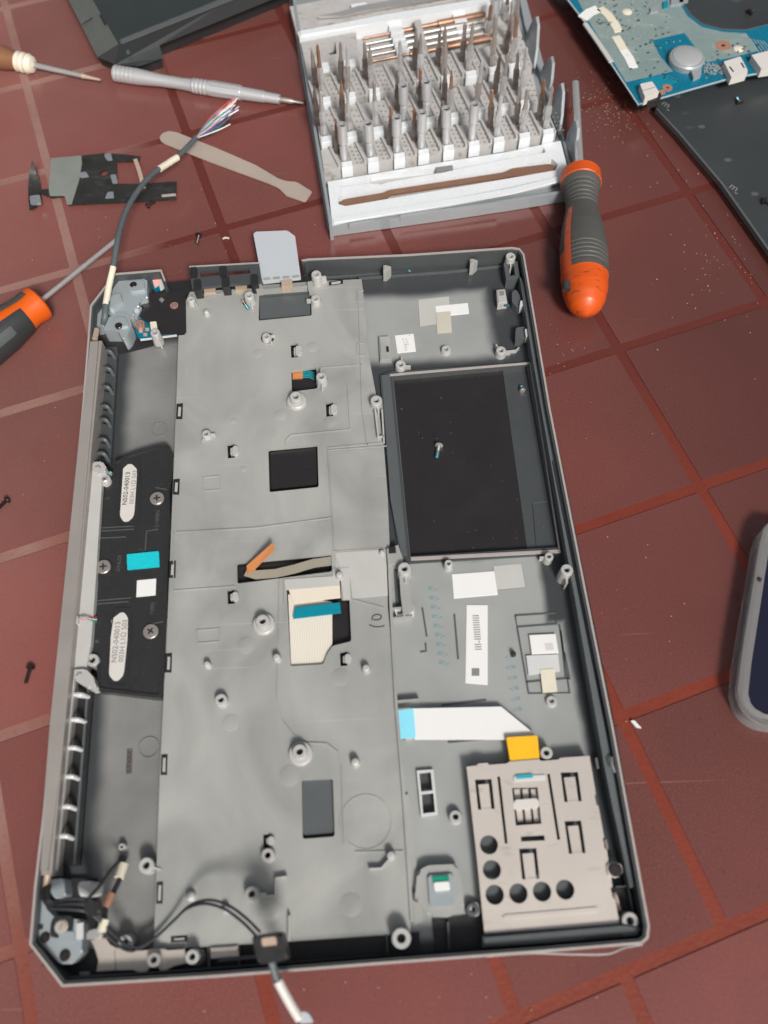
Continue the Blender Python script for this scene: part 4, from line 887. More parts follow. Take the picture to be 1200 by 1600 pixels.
# ------------------------------------------------------------------ antenna cables, lower left
ac = thing('antenna_cable', 'thin black twin cable ending in a dark plug over the lower chassis edge', 'cable', (*P(200, 1480, 10), 10))
c1 = [P3(158, 1452, 20), P3(176, 1470, 16), P3(196, 1484, 13), P3(215, 1484, 12), P3(242, 1466, 12), P3(270, 1440, 14), P3(292, 1420, 18), P3(320, 1412, 24), P3(350, 1420, 28), P3(378, 1440, 34), P3(400, 1462, 40)]
for k in (0, 1):
    bm = bmesh.new(); btube(bm, smooth_path([v+Vector((k*1.6, k*1.4, k*.6)) for v in c1]), .62, 8); obj('lead', bm, M['cablek'], ac)
bm = bmesh.new(); bprism(bm, rnd(G([(392, 1462), (440, 1455), (450, 1500), (404, 1508)], 44), 2), 31, 44, bev=1.5); pg = obj('plug', bm, M['black'], ac)
prism('plug_contact', rnd(G([(408, 1466), (431, 1463), (433, 1476), (410, 1479)], 44.5), .8), 43.9, 44.6, M['conn'], pg)
bm = bmesh.new(); btube(bm, smooth_path([P3(424, 1500, 38), P3(430, 1522, 35), P3(440, 1542, 32)]), 1.6, 10); obj('tail', bm, M['cable'], ac)
bm = bmesh.new(); btube(bm, smooth_path([P3(434, 1532, 34), P3(450, 1562, 31), P3(468, 1592, 28)]), 2.0, 10, ); obj('clear_sleeve', bm, M['ivory'], ac)
prism('sleeve_tip', rnd(G([(462, 1580), (482, 1582), (490, 1598), (470, 1600)], 29), .8), 26, 29, M['card'], ac, bev=.5)
hc = thing('hinge_cable', 'black cable bundle with gold tipped connectors curled over the lower left hinge', 'cable', (*P(120, 1430, 15), 15))
for k in range(3):
    bm = bmesh.new(); btube(bm, smooth_path([P3(72+k*3, 1384, 17), P3(68+k*4, 1404, 22+k*3), P3(80+k*3, 1418-k*4, 26), P3(108, 1420-k*8, 29), P3(136, 1424-k*8, 28), P3(158, 1440-k*2, 24)]), .75, 8); obj('lead', bm, M['cablek'], hc)
bm = bmesh.new(); bprism(bm, rnd(G([(130, 1406), (150, 1400), (156, 1430), (134, 1434)], 30), 2), 24, 30, bev=1.5); obj('ferrite', bm, M['black'], hc)
for (a, b, r, mm) in (((190, 1345, 10), (193, 1338, 9), 1.6, 'black'), ((186, 1372, 12), (193, 1350, 10), 2.2, 'offw'), ((174, 1402, 16), (187, 1374, 12), 1.2, 'cablek'), ((164, 1418, 18), (174, 1396, 16), 1.9, 'copper'), ((163, 1436, 20), (165, 1418, 18), 1.3, 'cablek'), ((158, 1456, 20), (164, 1436, 20), 2.0, 'offw')):
    bm = bmesh.new(); btube(bm, [P3(*a), P3(*b)], r, 10); obj('connector' if mm in ('offw', 'copper') else 'lead', bm, M[mm], hc)
bm = bmesh.new(); btube(bm, smooth_path([P3(192, 1342, 9), P3(176, 1356, 16), P3(155, 1385, 26), P3(130, 1412, 34)]), .7, 8); obj('lead', bm, M['cablek'], hc)
prism('crimp', rnd(G([(136, 1455), (154, 1450), (160, 1460), (152, 1468), (134, 1468)], 19), .8), 16, 19, M['steel'], hc, bev=.5)

# ------------------------------------------------------------------ spudger, silver driver, awl
sp = [(249, 215), (253, 208), (264, 204), (277, 207), (340, 232), (400, 258), (435, 279), (448, 283), (463, 284), (488, 299), (477, 315), (447, 305), (435, 293), (420, 286), (330, 253), (257, 224), (251, 220)]
o = prism('spudger', rnd(G(sp, 2), 1.2, 2), 1.0, 2.0, M['spud'], None, bev=.25); tag(o, 'flat pale metal spudger lying on the tiles under the frayed cable end', 'pry tool')
sv = thing('precision_driver', 'slim silver aluminium screwdriver handle pointing at the bit case', 'screwdriver', (*P(300, 135, 0), 0))
a = P3(178, 114, 7); b = P3(474, 161, 5); Ls = (b-a).length
def seg(x0, x1, prof, name, m, par, A, B, n=24, a0=0, a1=360):
    bm = bmesh.new(); baxis(bm, A, B, prof, n, a0, a1, cap=(a1-a0 >= 360)); return obj(name, bm, M[m], par)
K = Ls/296.
pr = [(0, 4.6), (.8, 5.6)]
for k in range(5): pr += [(2+k*3.2, 5.7), (2.5+k*3.2, 5.1), (3.2+k*3.2, 5.1), (3.8+k*3.2, 5.7)]
pr += [(24*K*1.5, 5.7), (75*K, 4.3), (110*K, 4.1), (125*K, 4.6)]
for k in range(4): pr += [(127*K+k*3, 5.3), (127*K+k*3+.7, 4.8), (127*K+k*3+1.4, 4.8), (127*K+k*3+2, 5.3)]
pr += [(155*K, 5.2)]
seg(0, 0, pr, 'grip', 'alu', sv, a, b)
seg(0, 0, [(155*K, 5.6), (200*K, 5.3)], 'knurled_sleeve', 'alu', sv, a, b, 10)
seg(0, 0, [(200*K, 4.5), (236*K, 4.1), (236*K, 3.7), (260*K, 3.3)], 'chuck', 'alu', sv, a, b)
seg(0, 0, [(259*K, 1.9), (278*K, 1.8), (282*K, .9), (296*K, .8)], 'bit_tip', 'steeld', sv, a, b)
aw = thing('wooden_screwdriver', 'small old screwdriver with brown wooden handle and cream ferrule at the left edge', 'screwdriver', (*P(20, 100, 0), 0))
a = P3(-60, 76, 8); b = P3(157, 125, 5); Lw = (b-a).length; K = Lw/222.
seg(0, 0, [(0, 8), (40*K, 9), (70*K, 8.3), (92*K, 6)], 'wood_handle', 'wood', aw, a, b)
seg(0, 0, [(90*K, 6.4), (92*K, 7.2), (97*K, 6.7), (100*K, 7.2), (104*K, 6.5), (108*K, 7), (115*K, 5.5), (117*K, 3)], 'ferrule', 'offw', aw, a, b)
seg(0, 0, [(114*K, 2.0), (195*K, 1.6)], 'shank', 'steel', aw, a, b); seg(0, 0, [(194*K, 1.9), (200*K, 1.4), (222*K, .8)], 'blade_tip', 'conn', aw, a, b)

# ------------------------------------------------------------------ orange / grey screwdriver on the right
od = thing('large_screwdriver', 'large screwdriver with grey ribbed grip and round orange end cap beside the bit case', 'screwdriver', (*P(912, 400, 0), 0))
ax = [(275, 907.5, 32.5), (282, 907.5, 33), (291, 908, 31.5), (297, 908, 29), (318, 909, 25.5), (330, 910, 26), (345, 910.5, 30), (362, 911, 34.5), (385, 912, 38), (410, 913, 39), (432, 914, 38.5), (436, 914, 38), (455, 914.5, 36.5), (470, 915, 32), (481, 915, 25), (488, 915.5, 15), (491, 915.5, 4)]
zr = 15.2
A_ = P3(907, 272, zr); B_ = P3(915, 478, zr); dA = (B_-A_).normalized()
def tr(y, x, hw):
    p = P3(x, y, zr); q = P3(x+hw, y, zr); return ((p-A_).dot(dA), (q-p).length*.965)
PR = [tr(*q) for q in ax]
def rad(t):
    for (t0, r0), (t1, r1) in zip(PR, PR[1:]):
        if t0 <= t <= t1: return r0+(r1-r0)*(t-t0)/(t1-t0)
    return PR[0][1] if t < PR[0][0] else PR[-1][1]
end = PR[-1][0]
tc = tr(290, 908, 1)[0]; te = tr(435, 914, 1)[0]
bm = bmesh.new(); baxis(bm, A_, B_, [(PR[0][0]-1.5, 8), (PR[0][0]-1, PR[0][1]-1.2), (PR[0][0], PR[0][1]), (tc-1, PR[1][1]), (tc, rad(tc)-.2), (tc+.2, rad(tc)-2)], 40); obj('collar', bm, M['orange2'], od)
pr = []
t = tc-.5
ribs1 = (tr(297, 908, 1)[0], tr(328, 908, 1)[0]); ribs2 = (tr(398, 908, 1)[0], tr(430, 908, 1)[0])
while t < te+.5:
    r = rad(t)
    for r0, r1 in (ribs1, ribs2):
        if r0 < t < r1: r -= .45*(math.sin((t-r0)*2*math.pi/3.3) > .35)
    pr.append((t, r)); t += .55
bm = bmesh.new(); baxis(bm, A_, B_, pr, 40); obj('grip', bm, M['rubber'], od)
t = te; pr = [(te-.1, rad(te)-1.5), (te, rad(te)+.15)]
while t < end: t += 1.0; pr.append((t, max(.05, rad(min(t, end)))))
bm = bmesh.new(); baxis(bm, A_, B_, pr, 40); obj('end_cap', bm, M['orange2'], od)
# orange flash along the left flank (direction -x): find sign of side angle
pr = []; t = tr(338, 910, 1)[0]
while t < te+1: pr.append((t, rad(t)+.18)); t += 1
for nm, m_, s0, s1 in (('side_stripe', 'orange2', 42, 62),):
    bm = bmesh.new(); baxis(bm, A_, B_, pr, 8, s0, s1, cap=False); obj(nm, bm, M[m_], od)
pr2 = [(t, r) for t, r in pr if t > tr(405, 912, 1)[0]]
bm = bmesh.new(); baxis(bm, A_, B_, pr2, 6, 58, 85, cap=False); obj('side_stripe', bm, M['orange2'], od)
bm = bmesh.new(); btube(bm, [P3(885, 441, 24), P3(885, 453, 23)], 2.4, 12); obj('hanging_hole', bm, M['ink'], od)
bm = bmesh.new(); btube(bm, [P3(906, 272, 15), P3(899, 130, 14)], 2.2, 12, rr=[2.9, 2.6]); obj('shaft', bm, M['steel'], od)

# ------------------------------------------------------------------ orange / black screwdriver on the left
ol = thing('medium_screwdriver', 'screwdriver with orange and black handle lying partly out of the left edge', 'screwdriver', (*P(10, 520, 0), 0))
zr2 = 13
a = P3(63, 471, zr2); b = P3(-60, 567, zr2)
seg(0, 0, [(-.5, 6), (0, 9.5), (1.2, 11.0), (4, 11.2), (9, 10.2), (16, 11.0), (30, 13.3), (50, 14), (80, 13), (84, 8)], 'handle', 'orange', ol, a, b, 40)
seg(0, 0, [(14, 11.0), (17, 11.9), (30, 13.7), (50, 14.4), (80, 13.4)], 'black_grip', 'rubberk', ol, a, b, 24, -178, -22)
seg(0, 0, [(5, 10.9), (6, 11.2), (12, 10.9), (17, 11.6), (24, 12.9), (25, 12.2)], 'grey_inlay', 'rubber', ol, a, b, 14, 2, 62)
seg(0, 0, [(26, 13.3), (28, 13.8), (42, 14.5), (54, 14.6)], 'grip_pad', 'gun2', ol, a, b, 10, -70, -45)
bm = bmesh.new(); btube(bm, [P3(64, 470, 13), P3(187, 371, 6)], 1.5, 12); obj('shaft', bm, M['steel'], ol)

# ------------------------------------------------------------------ blackened sheet
bs = thing('metal_sheet', 'bent blackened metal sheet with square cut-out and grey smears', 'metal plate', (*P(160, 280, 0), 0))
B1 = [(81, 247), (127, 243), (165, 239), (192, 241), (219, 244), (217, 252), (182, 252), (183, 287), (221, 287), (276, 283), (275, 311), (210, 315), (105, 320), (101, 306), (81, 309), (66, 303), (62, 296), (77, 295)]
prism('sheet', G(B1, 3), 2.2, 3, M['bracket'], bs, holes=[circ(*P(163, 270, 3), 2.6, 16)], bev=.1)
prism('grey_patch', G([(80, 247), (127, 243), (128, 255), (124, 280), (112, 319), (105, 320), (101, 306), (78, 306), (76, 296)], 3.15), 3, 3.15, M['bracketl'], bs, bev=0)
for q in ([(163, 240), (173, 239), (176, 250), (168, 251), (164, 246)], [(120, 270), (134, 268), (139, 276), (126, 278)], [(168, 300), (177, 299), (178, 309), (164, 310)], [(172, 273), (181, 272), (184, 286), (176, 287)]):
    prism('solder_smear', rnd(G(q, 3.3), .8), 3, 3.25, M['solder'], bs, bev=.05)
prism('folded_lip', G([(252, 304), (274, 302), (275, 305), (253, 307)], 3.6), 3, 3.7, M['rimedge'], bs)
bm = bmesh.new(); c_ = [(50, 251, 14), (46, 268, 10), (44, 290, 6), (44, 308, 3), (46, 328, 8)]; d_ = [(52, 253, 14), (56, 270, 9), (62, 285, 4), (64, 300, 3), (62, 318, 4)]
va = [bm.verts.new(P3(*p)) for p in c_]; vb = [bm.verts.new(P3(*p)) for p in d_]
vc = [bm.verts.new(v.co+Vector((0, 0, -.7))) for v in va]; vd = [bm.verts.new(v.co+Vector((0, 0, -.7))) for v in vb]
for i in range(4):
    bm.faces.new((va[i], vb[i], vb[i+1], va[i+1])); bm.faces.new((vc[i], vc[i+1], vd[i+1], vd[i])); bm.faces.new((va[i], va[i+1], vc[i+1], vc[i])); bm.faces.new((vb[i], vd[i], vd[i+1], vb[i+1]))
obj('curled_end', bm, M['bracket'], bs)
prism('solder_smear', rnd(G([(46, 306), (62, 304), (64, 316), (48, 320)], 6), 1), 4, 6, M['solder'], bs, bev=.3)
st = prism('wooden_stick', strip(G([(211, 248), (218, 268), (224, 292)], 4.5), 2.8), 3.1, 4.6, M['conn'], None, bev=.3); tag(st, 'short brown stick lying across the blackened sheet under the cable', 'stick')

# ------------------------------------------------------------------ dark panel, top left
dp = thing('dark_panel', 'dark green-grey laptop shell piece with an angled pale corner at the top left', 'laptop panel', (*P(250, 20, 0), 0))
bm = bmesh.new()
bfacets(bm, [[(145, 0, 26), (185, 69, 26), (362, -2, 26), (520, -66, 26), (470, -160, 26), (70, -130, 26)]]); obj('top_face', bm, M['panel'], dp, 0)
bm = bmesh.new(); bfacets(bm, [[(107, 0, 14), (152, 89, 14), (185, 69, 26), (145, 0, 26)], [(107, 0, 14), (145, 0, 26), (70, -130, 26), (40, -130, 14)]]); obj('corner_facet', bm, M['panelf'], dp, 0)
bm = bmesh.new(); bfacets(bm, [[(152, 89, 14), (180, 101, 10), (217, 104, 10), (255, 91, 10), (249, 71, 14), (431, -3, 14), (600, -72, 14), (520, -66, 26), (362, -2, 26), (185, 69, 26)]]); obj('front_slope', bm, M['cover'], dp, 0)
prism('ridge_bar', strip(G([(188, 66), (340, 6), (520, -66)], 26), 4.0), 25.5, 27.2, M['gun2'], dp, bev=.8)
bm = bmesh.new(); q = [(109, 0), (153, 88), (180, 100), (217, 103), (254, 91), (249, 73), (430, -2), (598, -72), (470, -160), (42, -130)]
bprism(bm, off(G(q, 8), 1), .3, 9); obj('underside', bm, M['black'], dp)
ridge('facet_seam', [(128, 38), (153, 22)], 21, .1, .5, M['black'], dp)
prism('facet_step', G([(155, 24), (158, 23), (167, 38), (163, 39)], 26), 25.9, 26.3, M['black'], dp, bev=0)
bm = bmesh.new(); blathe(bm, *P(199, 79, 17), [(1.6, 15), (1.6, 17.6), (.8, 18), (0, 18)], 14); obj('rubber_plug', bm, M['gun2'], dp)

# ------------------------------------------------------------------ cover and circuit board, top right
cv = thing('base_cover', 'anthracite laptop base cover sticking out from under the blue circuit board', 'laptop cover', (*P(1150, 200, 0), 0))
cvx = G([(1024, 160), (1062, 195), (1128, 270), (1200, 377), (1300, 520), (1500, 440), (1400, -60), (1080, -80), (990, 60)], 7)
cvx = G([(1026, 166), (1060, 203), (1128, 283), (1200, 385), (1290, 510), (1500, 440), (1400, -60), (1040, -90), (985, 60)], 7)
prism('cover_sheet', cvx, 5.2, 7, M['cover'], cv, bev=.4)
prism('cover_base', off(cvx, 12), .3, 5.2, M['black'], cv)
prism('side_lip', strip(G([(1027, 166), (1061, 203), (1129, 283), (1201, 385), (1291, 510)], 9), 1.6), 4, 7.6, M['gun2'], cv)
for x, y in ((1041, 163), (1147, 293)):
    text('printed_mark', 'm', x, y, 7.03, 8, -.8, M['markg'], cv); ridge('mark_tail', [(x+1, y+8), (x+5, y+10)], 7, .08, .8, M['markg'], cv)
for x, y in ((1096, 198), (1137, 250), (1179, 303), (1058, 150)):
    X, Y = P(x, y, 7); prism('rubber_dot', [(X+2.6*math.cos(t_/16*6.283)*1.0+.0, Y+1.7*math.sin(t_/16*6.283)) for t_ in range(16)], 6.9, 7.15, M['inkm'], cv, bev=0)
mbz = 17
mbd = thing('circuit_board', 'blue laptop circuit board with round coin cell and a large round opening', 'circuit board', (*P(1060, 80, 0), mbz-3))
BO = [(868, -25), (912, 32), (950, 92), (997, 163), (1009, 160), (1142, 122), (1200, 112), (1330, 85), (1330, -5), (1230, 25), (1200, 38), (1165, 47), (1130, 46), (1098, 38), (1078, 22), (1064, 0), (1055, -60), (845, -60)]
prism('board', G(BO, mbz), mbz-1.6, mbz, M['pcb'], mbd, bev=.1)
ridge('board_edge', [(868, -25), (912, 32), (950, 92), (997, 163), (1009, 160), (1142, 122), (1200, 112), (1330, 85)], mbz, .15, .9, M['tape'], mbd)
prism('copper_field', G([(890, -55), (903, 0), (918, 30), (978, 128), (1051, 111), (1031, 87), (1019, 63), (1069, 51), (1104, 97), (1142, 90), (1184, 79), (1166, 52), (1130, 50), (1096, 42), (1074, 25), (1060, 2), (1050, -55)], mbz+.15), mbz, mbz+.15, M['pcbl'], mbd, bev=0)
prism('copper_field', G([(1178, 62), (1200, 54), (1240, 45), (1250, 80), (1195, 85)], mbz+.15), mbz, mbz+.15, M['pcb'], mbd, bev=0)
cb = bmesh.new(); X, Y = P(1073, 91, mbz+3); blathe(cb, X, Y, [(12.3, mbz), (12.6, mbz+3.6), (11.6, mbz+4.6), (10.3, mbz+4.6)], 36); ho_ = obj('cell_holder', cb, M['inkg'], mbd)
ho_.data.materials[0] = M['kits']
cb = bmesh.new(); blathe(cb, X, Y, [(10.3, mbz+3.5), (10.2, mbz+5.0), (9.6, mbz+5.3), (0, mbz+5.3)], 36); obj('coin_cell', cb, M['alu'], mbd)
prism('holder_foot', rnd(G([(1078, 104), (1096, 102), (1096, 116), (1084, 122)], mbz+3), .6), mbz, mbz+3, M['kits'], mbd)
for x, y, r, rz in ((1130, 71, 11, 3), (1043, 137, 7, 2)):
    X, Y = P(x, y, mbz+.3); prism('copper_pad', circ(X, Y, r*.5, 24), mbz, mbz+.35, M['copper'], mbd, holes=[circ(X, Y, rz*.5, 12)], bev=0)
    prism('pad_hole', circ(X, Y, rz*.5-.05, 12), mbz, mbz+.2, M['black'], mbd, bev=0)
prism('copper_pad', G([(1026, 142), (1038, 139), (1040, 146), (1028, 150)], mbz+.3), mbz, mbz+.3, M['copper'], mbd, bev=0)
for x, y in ((980, 18), (1154, 76)):
    bm = bmesh.new(); blathe(bm, *P(x, y, mbz+.5), [(3.6, mbz), (3.6, mbz+.5), (3.0, mbz+.8), (0, mbz+.9)], 20); obj('glue_dot', bm, M['offw'], mbd)
def port(pts, h):
    o = prism('port_housing', rnd(G(pts, mbz+h), .5), mbz-1, mbz+h, M['ivory'], mbd, bev=.4); return o
p1_ = port([(1131, 96), (1157, 88), (1168, 109), (1168, 114), (1143, 121)], 5); port([(1174, 86), (1205, 78), (1240, 84), (1240, 100), (1190, 108)], 5.5)
for q in ([(1140, 104), (1146, 112)], [(1158, 98), (1163, 106)]): prism('port_slot', strip(G([q[0], q[1]], mbz+5.1), 1.1), mbz+5, mbz+5.15, M['black'], p1_, bev=0)
pj = port([(1000, 131), (1019, 127), (1030, 144), (1008, 152)], 5.5)
prism('jack_body', rnd(G([(1008, 152), (1030, 144), (1034, 150), (1030, 157), (1012, 160)], mbz+1), .8), mbz-4, mbz+1.5, M['black'], mbd, bev=.5)
prism('port_slot', strip(G([(1003, 142), (1024, 136)], mbz+5.6), .5), mbz+5.5, mbz+5.65, M['inkg'], pj, bev=0)
for pth, m_ in (([(910, 28), (922, 18), (935, 13)], 'white'), ([(937, 12), (950, 22), (960, 36), (967, 49)], 'offw'), ([(962, 56), (968, 66), (975, 78)], 'offw'), ([(975, 78), (983, 90), (990, 105)], 'white')):
    prism('foam_strip', strip(G(pth, mbz+.8), 6.5 if pth[0][0] != 910 else 8), mbz+.1, mbz+.8, M[m_], mbd)
prism('foam_strip', strip(G([(914, 36), (935, 66), (955, 96)], mbz+1), 3.5), mbz+.1, mbz+1.2, M['tape'], mbd)
smd = bmesh.new()
for k in range(230):
    x = random.uniform(870, 1200); y = random.uniform(0, 150)
    ok = (1020 < x < 1066 and 60 < y < 88) or (1092 < x < 1142 and 98 < y < 122 and y < 122-(x-1142)*.25) or (1036 < x < 1100 and 118 < y < 132 and False)
    if k < 90 and not ok: x = random.uniform(930, 1050); y = random.uniform(0, 60)
    elif not ok: x = random.uniform(1100, 1135); y = random.uniform(99, 116)
    X, Y = P(x, y, mbz+.3); bbox(smd, (X, Y, mbz+.1), random.uniform(.5, 1.1), random.uniform(.5, 1.1), random.uniform(.3, .6), .3)
obj('surface_parts', smd, M['plate'], mbd, 0, kind='stuff')
smd = bmesh.new()
for k in range(260):
    x = random.uniform(885, 1195); y = random.uniform(-5, 128)
    if ((x-1073)**2+(y-91)**2) < 34**2 or x-885 < (y+30)*.72 or y > 160-(x-1000)*.27 or (x > 1050 and y < 60): continue
    X, Y = P(x, y, mbz+.3); bbox(smd, (X, Y, mbz+.1), random.uniform(.5, 2.2), random.uniform(.5, 1.4), random.uniform(.3, .9), .3)
obj('tiny_chips', smd, M['gun'], mbd, 0, kind='stuff')
for k in range(9):
    yy = 112+k*.8
    ridge('board_trace', [(1000+k*3, 128+k*1.5), (1030+k*4, 110+k*2)], mbz, .12, .3, M['bluew'], mbd)
for x0 in range(5): ridge('board_trace', [(1172+x0*5, 60+x0), (1186+x0*5, 82-x0)], mbz+.15, .1, .35, M['tape'], mbd)
prism('opening_rim', strip([P(x, y, mbz) for x, y in ((1055, -60), (1064, 0), (1078, 22), (1098, 38), (1130, 46), (1165, 47), (1200, 38), (1230, 25))], 1.0), mbz-.2, mbz+.2, M['gun2'], mbd, bev=0)
for x, y, wd_, hh in ((1058, 2, 20, 12), (1040, 8, 8, 10), (1068, 0, 14, 10), (1022, 16, 12, 8)): prism('chip', G([(x-wd_/2, y-hh/2), (x+wd_/2, y-hh/2-2), (x+wd_/2, y+hh/2-2), (x-wd_/2, y+hh/2)], mbz+1), mbz, mbz+1.4, M['kits'] if wd_ != 8 else M['bluetape'], mbd)

# ------------------------------------------------------------------ phone
ph = thing('phone', 'black phone in a clear case at the right edge', 'phone', (*P(1190, 1000, 0), 0))
co = G([(1204, 812), (1190, 828), (1184, 850), (1155, 1030), (1149, 1082), (1155, 1105), (1168, 1121), (1190, 1134), (1500, 1190), (1520, 850)], 11)
prism('clear_case', rnd(co, 2), .4, 11, M['case'], ph, holes=[off(co, 6.0)], bev=0)
prism('case_lip', rnd(off(co, .6), 2), 11, 12, M['case'], ph, holes=[off(co, 2.6)], bev=0)
prism('body', rnd(off(co, 6.3), 5), .8, 9.8, M['phoneb'], ph, bev=.8)
bm = bmesh.new(); btube(bm, [P3(1187, 904, 12), P3(1186, 907, 12.2)], 1.1, 10); obj('strap_hole', bm, M['ink'], ph)

# ------------------------------------------------------------------ bit case
kt = thing('bit_case', 'open silver and white precision bit case with stepped rows of bits', 'tool case', (*P(680, 180, 0), 0))
def line(a, b, t): return (a[0]+(b[0]-a[0])*t, a[1]+(b[1]-a[1])*t)
prism('case_shell', G([(447, -30), (512, 357), (893, 300), (880, 215), (812, -40)], 2), .4, 2.2, M['kits'], kt)
prism('side_wall', strip(G([(455, -30), (474, 90), (517, 352)], 14), 2.2), .5, 14, M['kits'], kt, bev=.5)
prism('front_wall', strip(G([(514, 353), (600, 341), (700, 327), (800, 312), (890, 297)], 9), 2.2), .5, 9, M['kits'], kt, bev=.4)
for a_, b_ in (((545, 350), (585, 343)), ((625, 337), (780, 316))): prism('front_catch', strip(G([a_, b_], 10), 1.8), 6, 10.2, M['kits'], kt, bev=.3)
# front tray with recesses
ft = [(512, 284), (700, 252), (790, 238), (876, 220), (889, 272), (519, 349)]
r1 = [(527, 309), (535, 303), (600, 293), (790, 262), (862, 248), (872, 256), (868, 266), (800, 278), (610, 310), (540, 322), (529, 319)]
r2 = [(530, 287), (578, 279), (580, 275), (598, 272), (690, 262), (770, 250), (790, 240), (850, 230), (853, 238), (795, 248), (690, 270), (604, 285), (596, 288), (578, 287), (531, 293)]
trz = 11
tray = prism('front_tray', G(ft, trz), 4, trz, M['kit'], kt, holes=[G(r1, trz), G(r2, trz)], bev=0)
prism('tray_floor', off(G(ft, trz), .8), 2.3, 6.5, M['kitg'], kt)
prism('tray_clip', G([(680, 261), (707, 257), (708, 264), (681, 268)], trz+.4), trz-1, trz+.2, M['inkg'], kt)
prism('tray_lip', strip(G([(520, 345), (700, 316), (800, 298), (886, 276)], trz+1), 4.5), trz-.1, trz+1.2, M['kit'], kt, bev=.5)
cs = prism('bronze_spudger', rnd(G([(529, 314), (540, 309), (600, 299), (607, 295), (790, 267), (800, 261), (860, 254), (870, 258), (862, 266), (803, 273), (795, 274), (610, 302), (604, 307), (545, 321), (531, 320)], trz), .8, 2), 8.5, 10, M['coppertool'], None, bev=.3)
tag(cs, 'long bronze coloured spudger lying in the front tray of the bit case', 'pry tool')
rows = [dict(b=[(481, 124), (818, 61)], f=[(492, 163), (832, 102)], z=19), dict(b=[(493, 173), (833, 115)], f=[(500, 223), (841, 160)], z=17), dict(b=[(501, 233), (843, 173)], f=[(506, 267), (869, 208)], z=15)]
tabsx = [[507, 546, 584, 628, 660, 697, 735, 772, 803], [509, 548, 590, 634, 670, 707, 747, 786, 818], [541, 582, 623, 661, 700, 740, 779, 819, 856]]
ordn = ['first', 'second', 'third', 'fourth', 'fifth', 'sixth', 'seventh', 'eighth', 'ninth']
rown = ['back', 'middle', 'front']
kk = 0
dots = bmesh.new()
def ylin(seg_, x): (x0, y0), (x1, y1) = seg_; return y0+(y1-y0)*(x-x0)/(x1-x0)
def make_bit(px, py, z, h, kind, label, dark=False):
    X, Y = P(px, py, z)
    t = thing('screwdriver_bit', label, 'screwdriver bit', (X, Y, z), 'bits standing in the case rows')
    lean = Vector((random.uniform(-.05, .05), random.uniform(-.02, .10), 1)).normalized()
    p0 = Vector((X, Y, z)); p1 = p0+lean*h
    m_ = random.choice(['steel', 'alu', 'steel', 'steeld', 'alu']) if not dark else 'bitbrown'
    if kind == 'socket':
        bm = bmesh.new(); baxis(bm, p0, p1, [(0, 2.6), (h*.40, 2.6), (h*.41, 2.1), (h*.47, 2.1), (h*.50, 3.2), (h, 3.3), (h, 2.3), (h-3, 2.2)], 14, cap=False); obj('socket_body', bm, M['alu' if not dark else 'steeld'], t)
        bm = bmesh.new(); baxis(bm, p0, p1, [(h-2.2, .1), (h-2, 2.2)], 12, cap=False); obj('socket_opening', bm, M['ink'], t)
    else:
        bm = bmesh.new(); baxis(bm, p0, p1, [(0, 2.3), (h*.18, 2.3), (h*.2, 1.9), (h*.25, 1.9), (h*.28, 2.3), (h*.50, 2.3), (h*.56, 1.6)], 6); obj('hex_shank', bm, M[m_], t)
        tip = random.choice([1.6, .9, 1.9, 1.3]); bm = bmesh.new(); baxis(bm, p0, p1, [(h*.54, 1.6), (h*.62, 1.6), (h*.66, 1.25), (h*.82, 1.25), (h*.9, tip*.8), (h*.97, tip*.6), (h, .3)], random.choice((4, 6, 8))); obj('tip', bm, M[random.choice(['steeld', 'alu', 'steel', 'steeld', 'coppertool']) if not dark else random.choice(['bitbrown', 'coppertool', 'steeld'])], t)
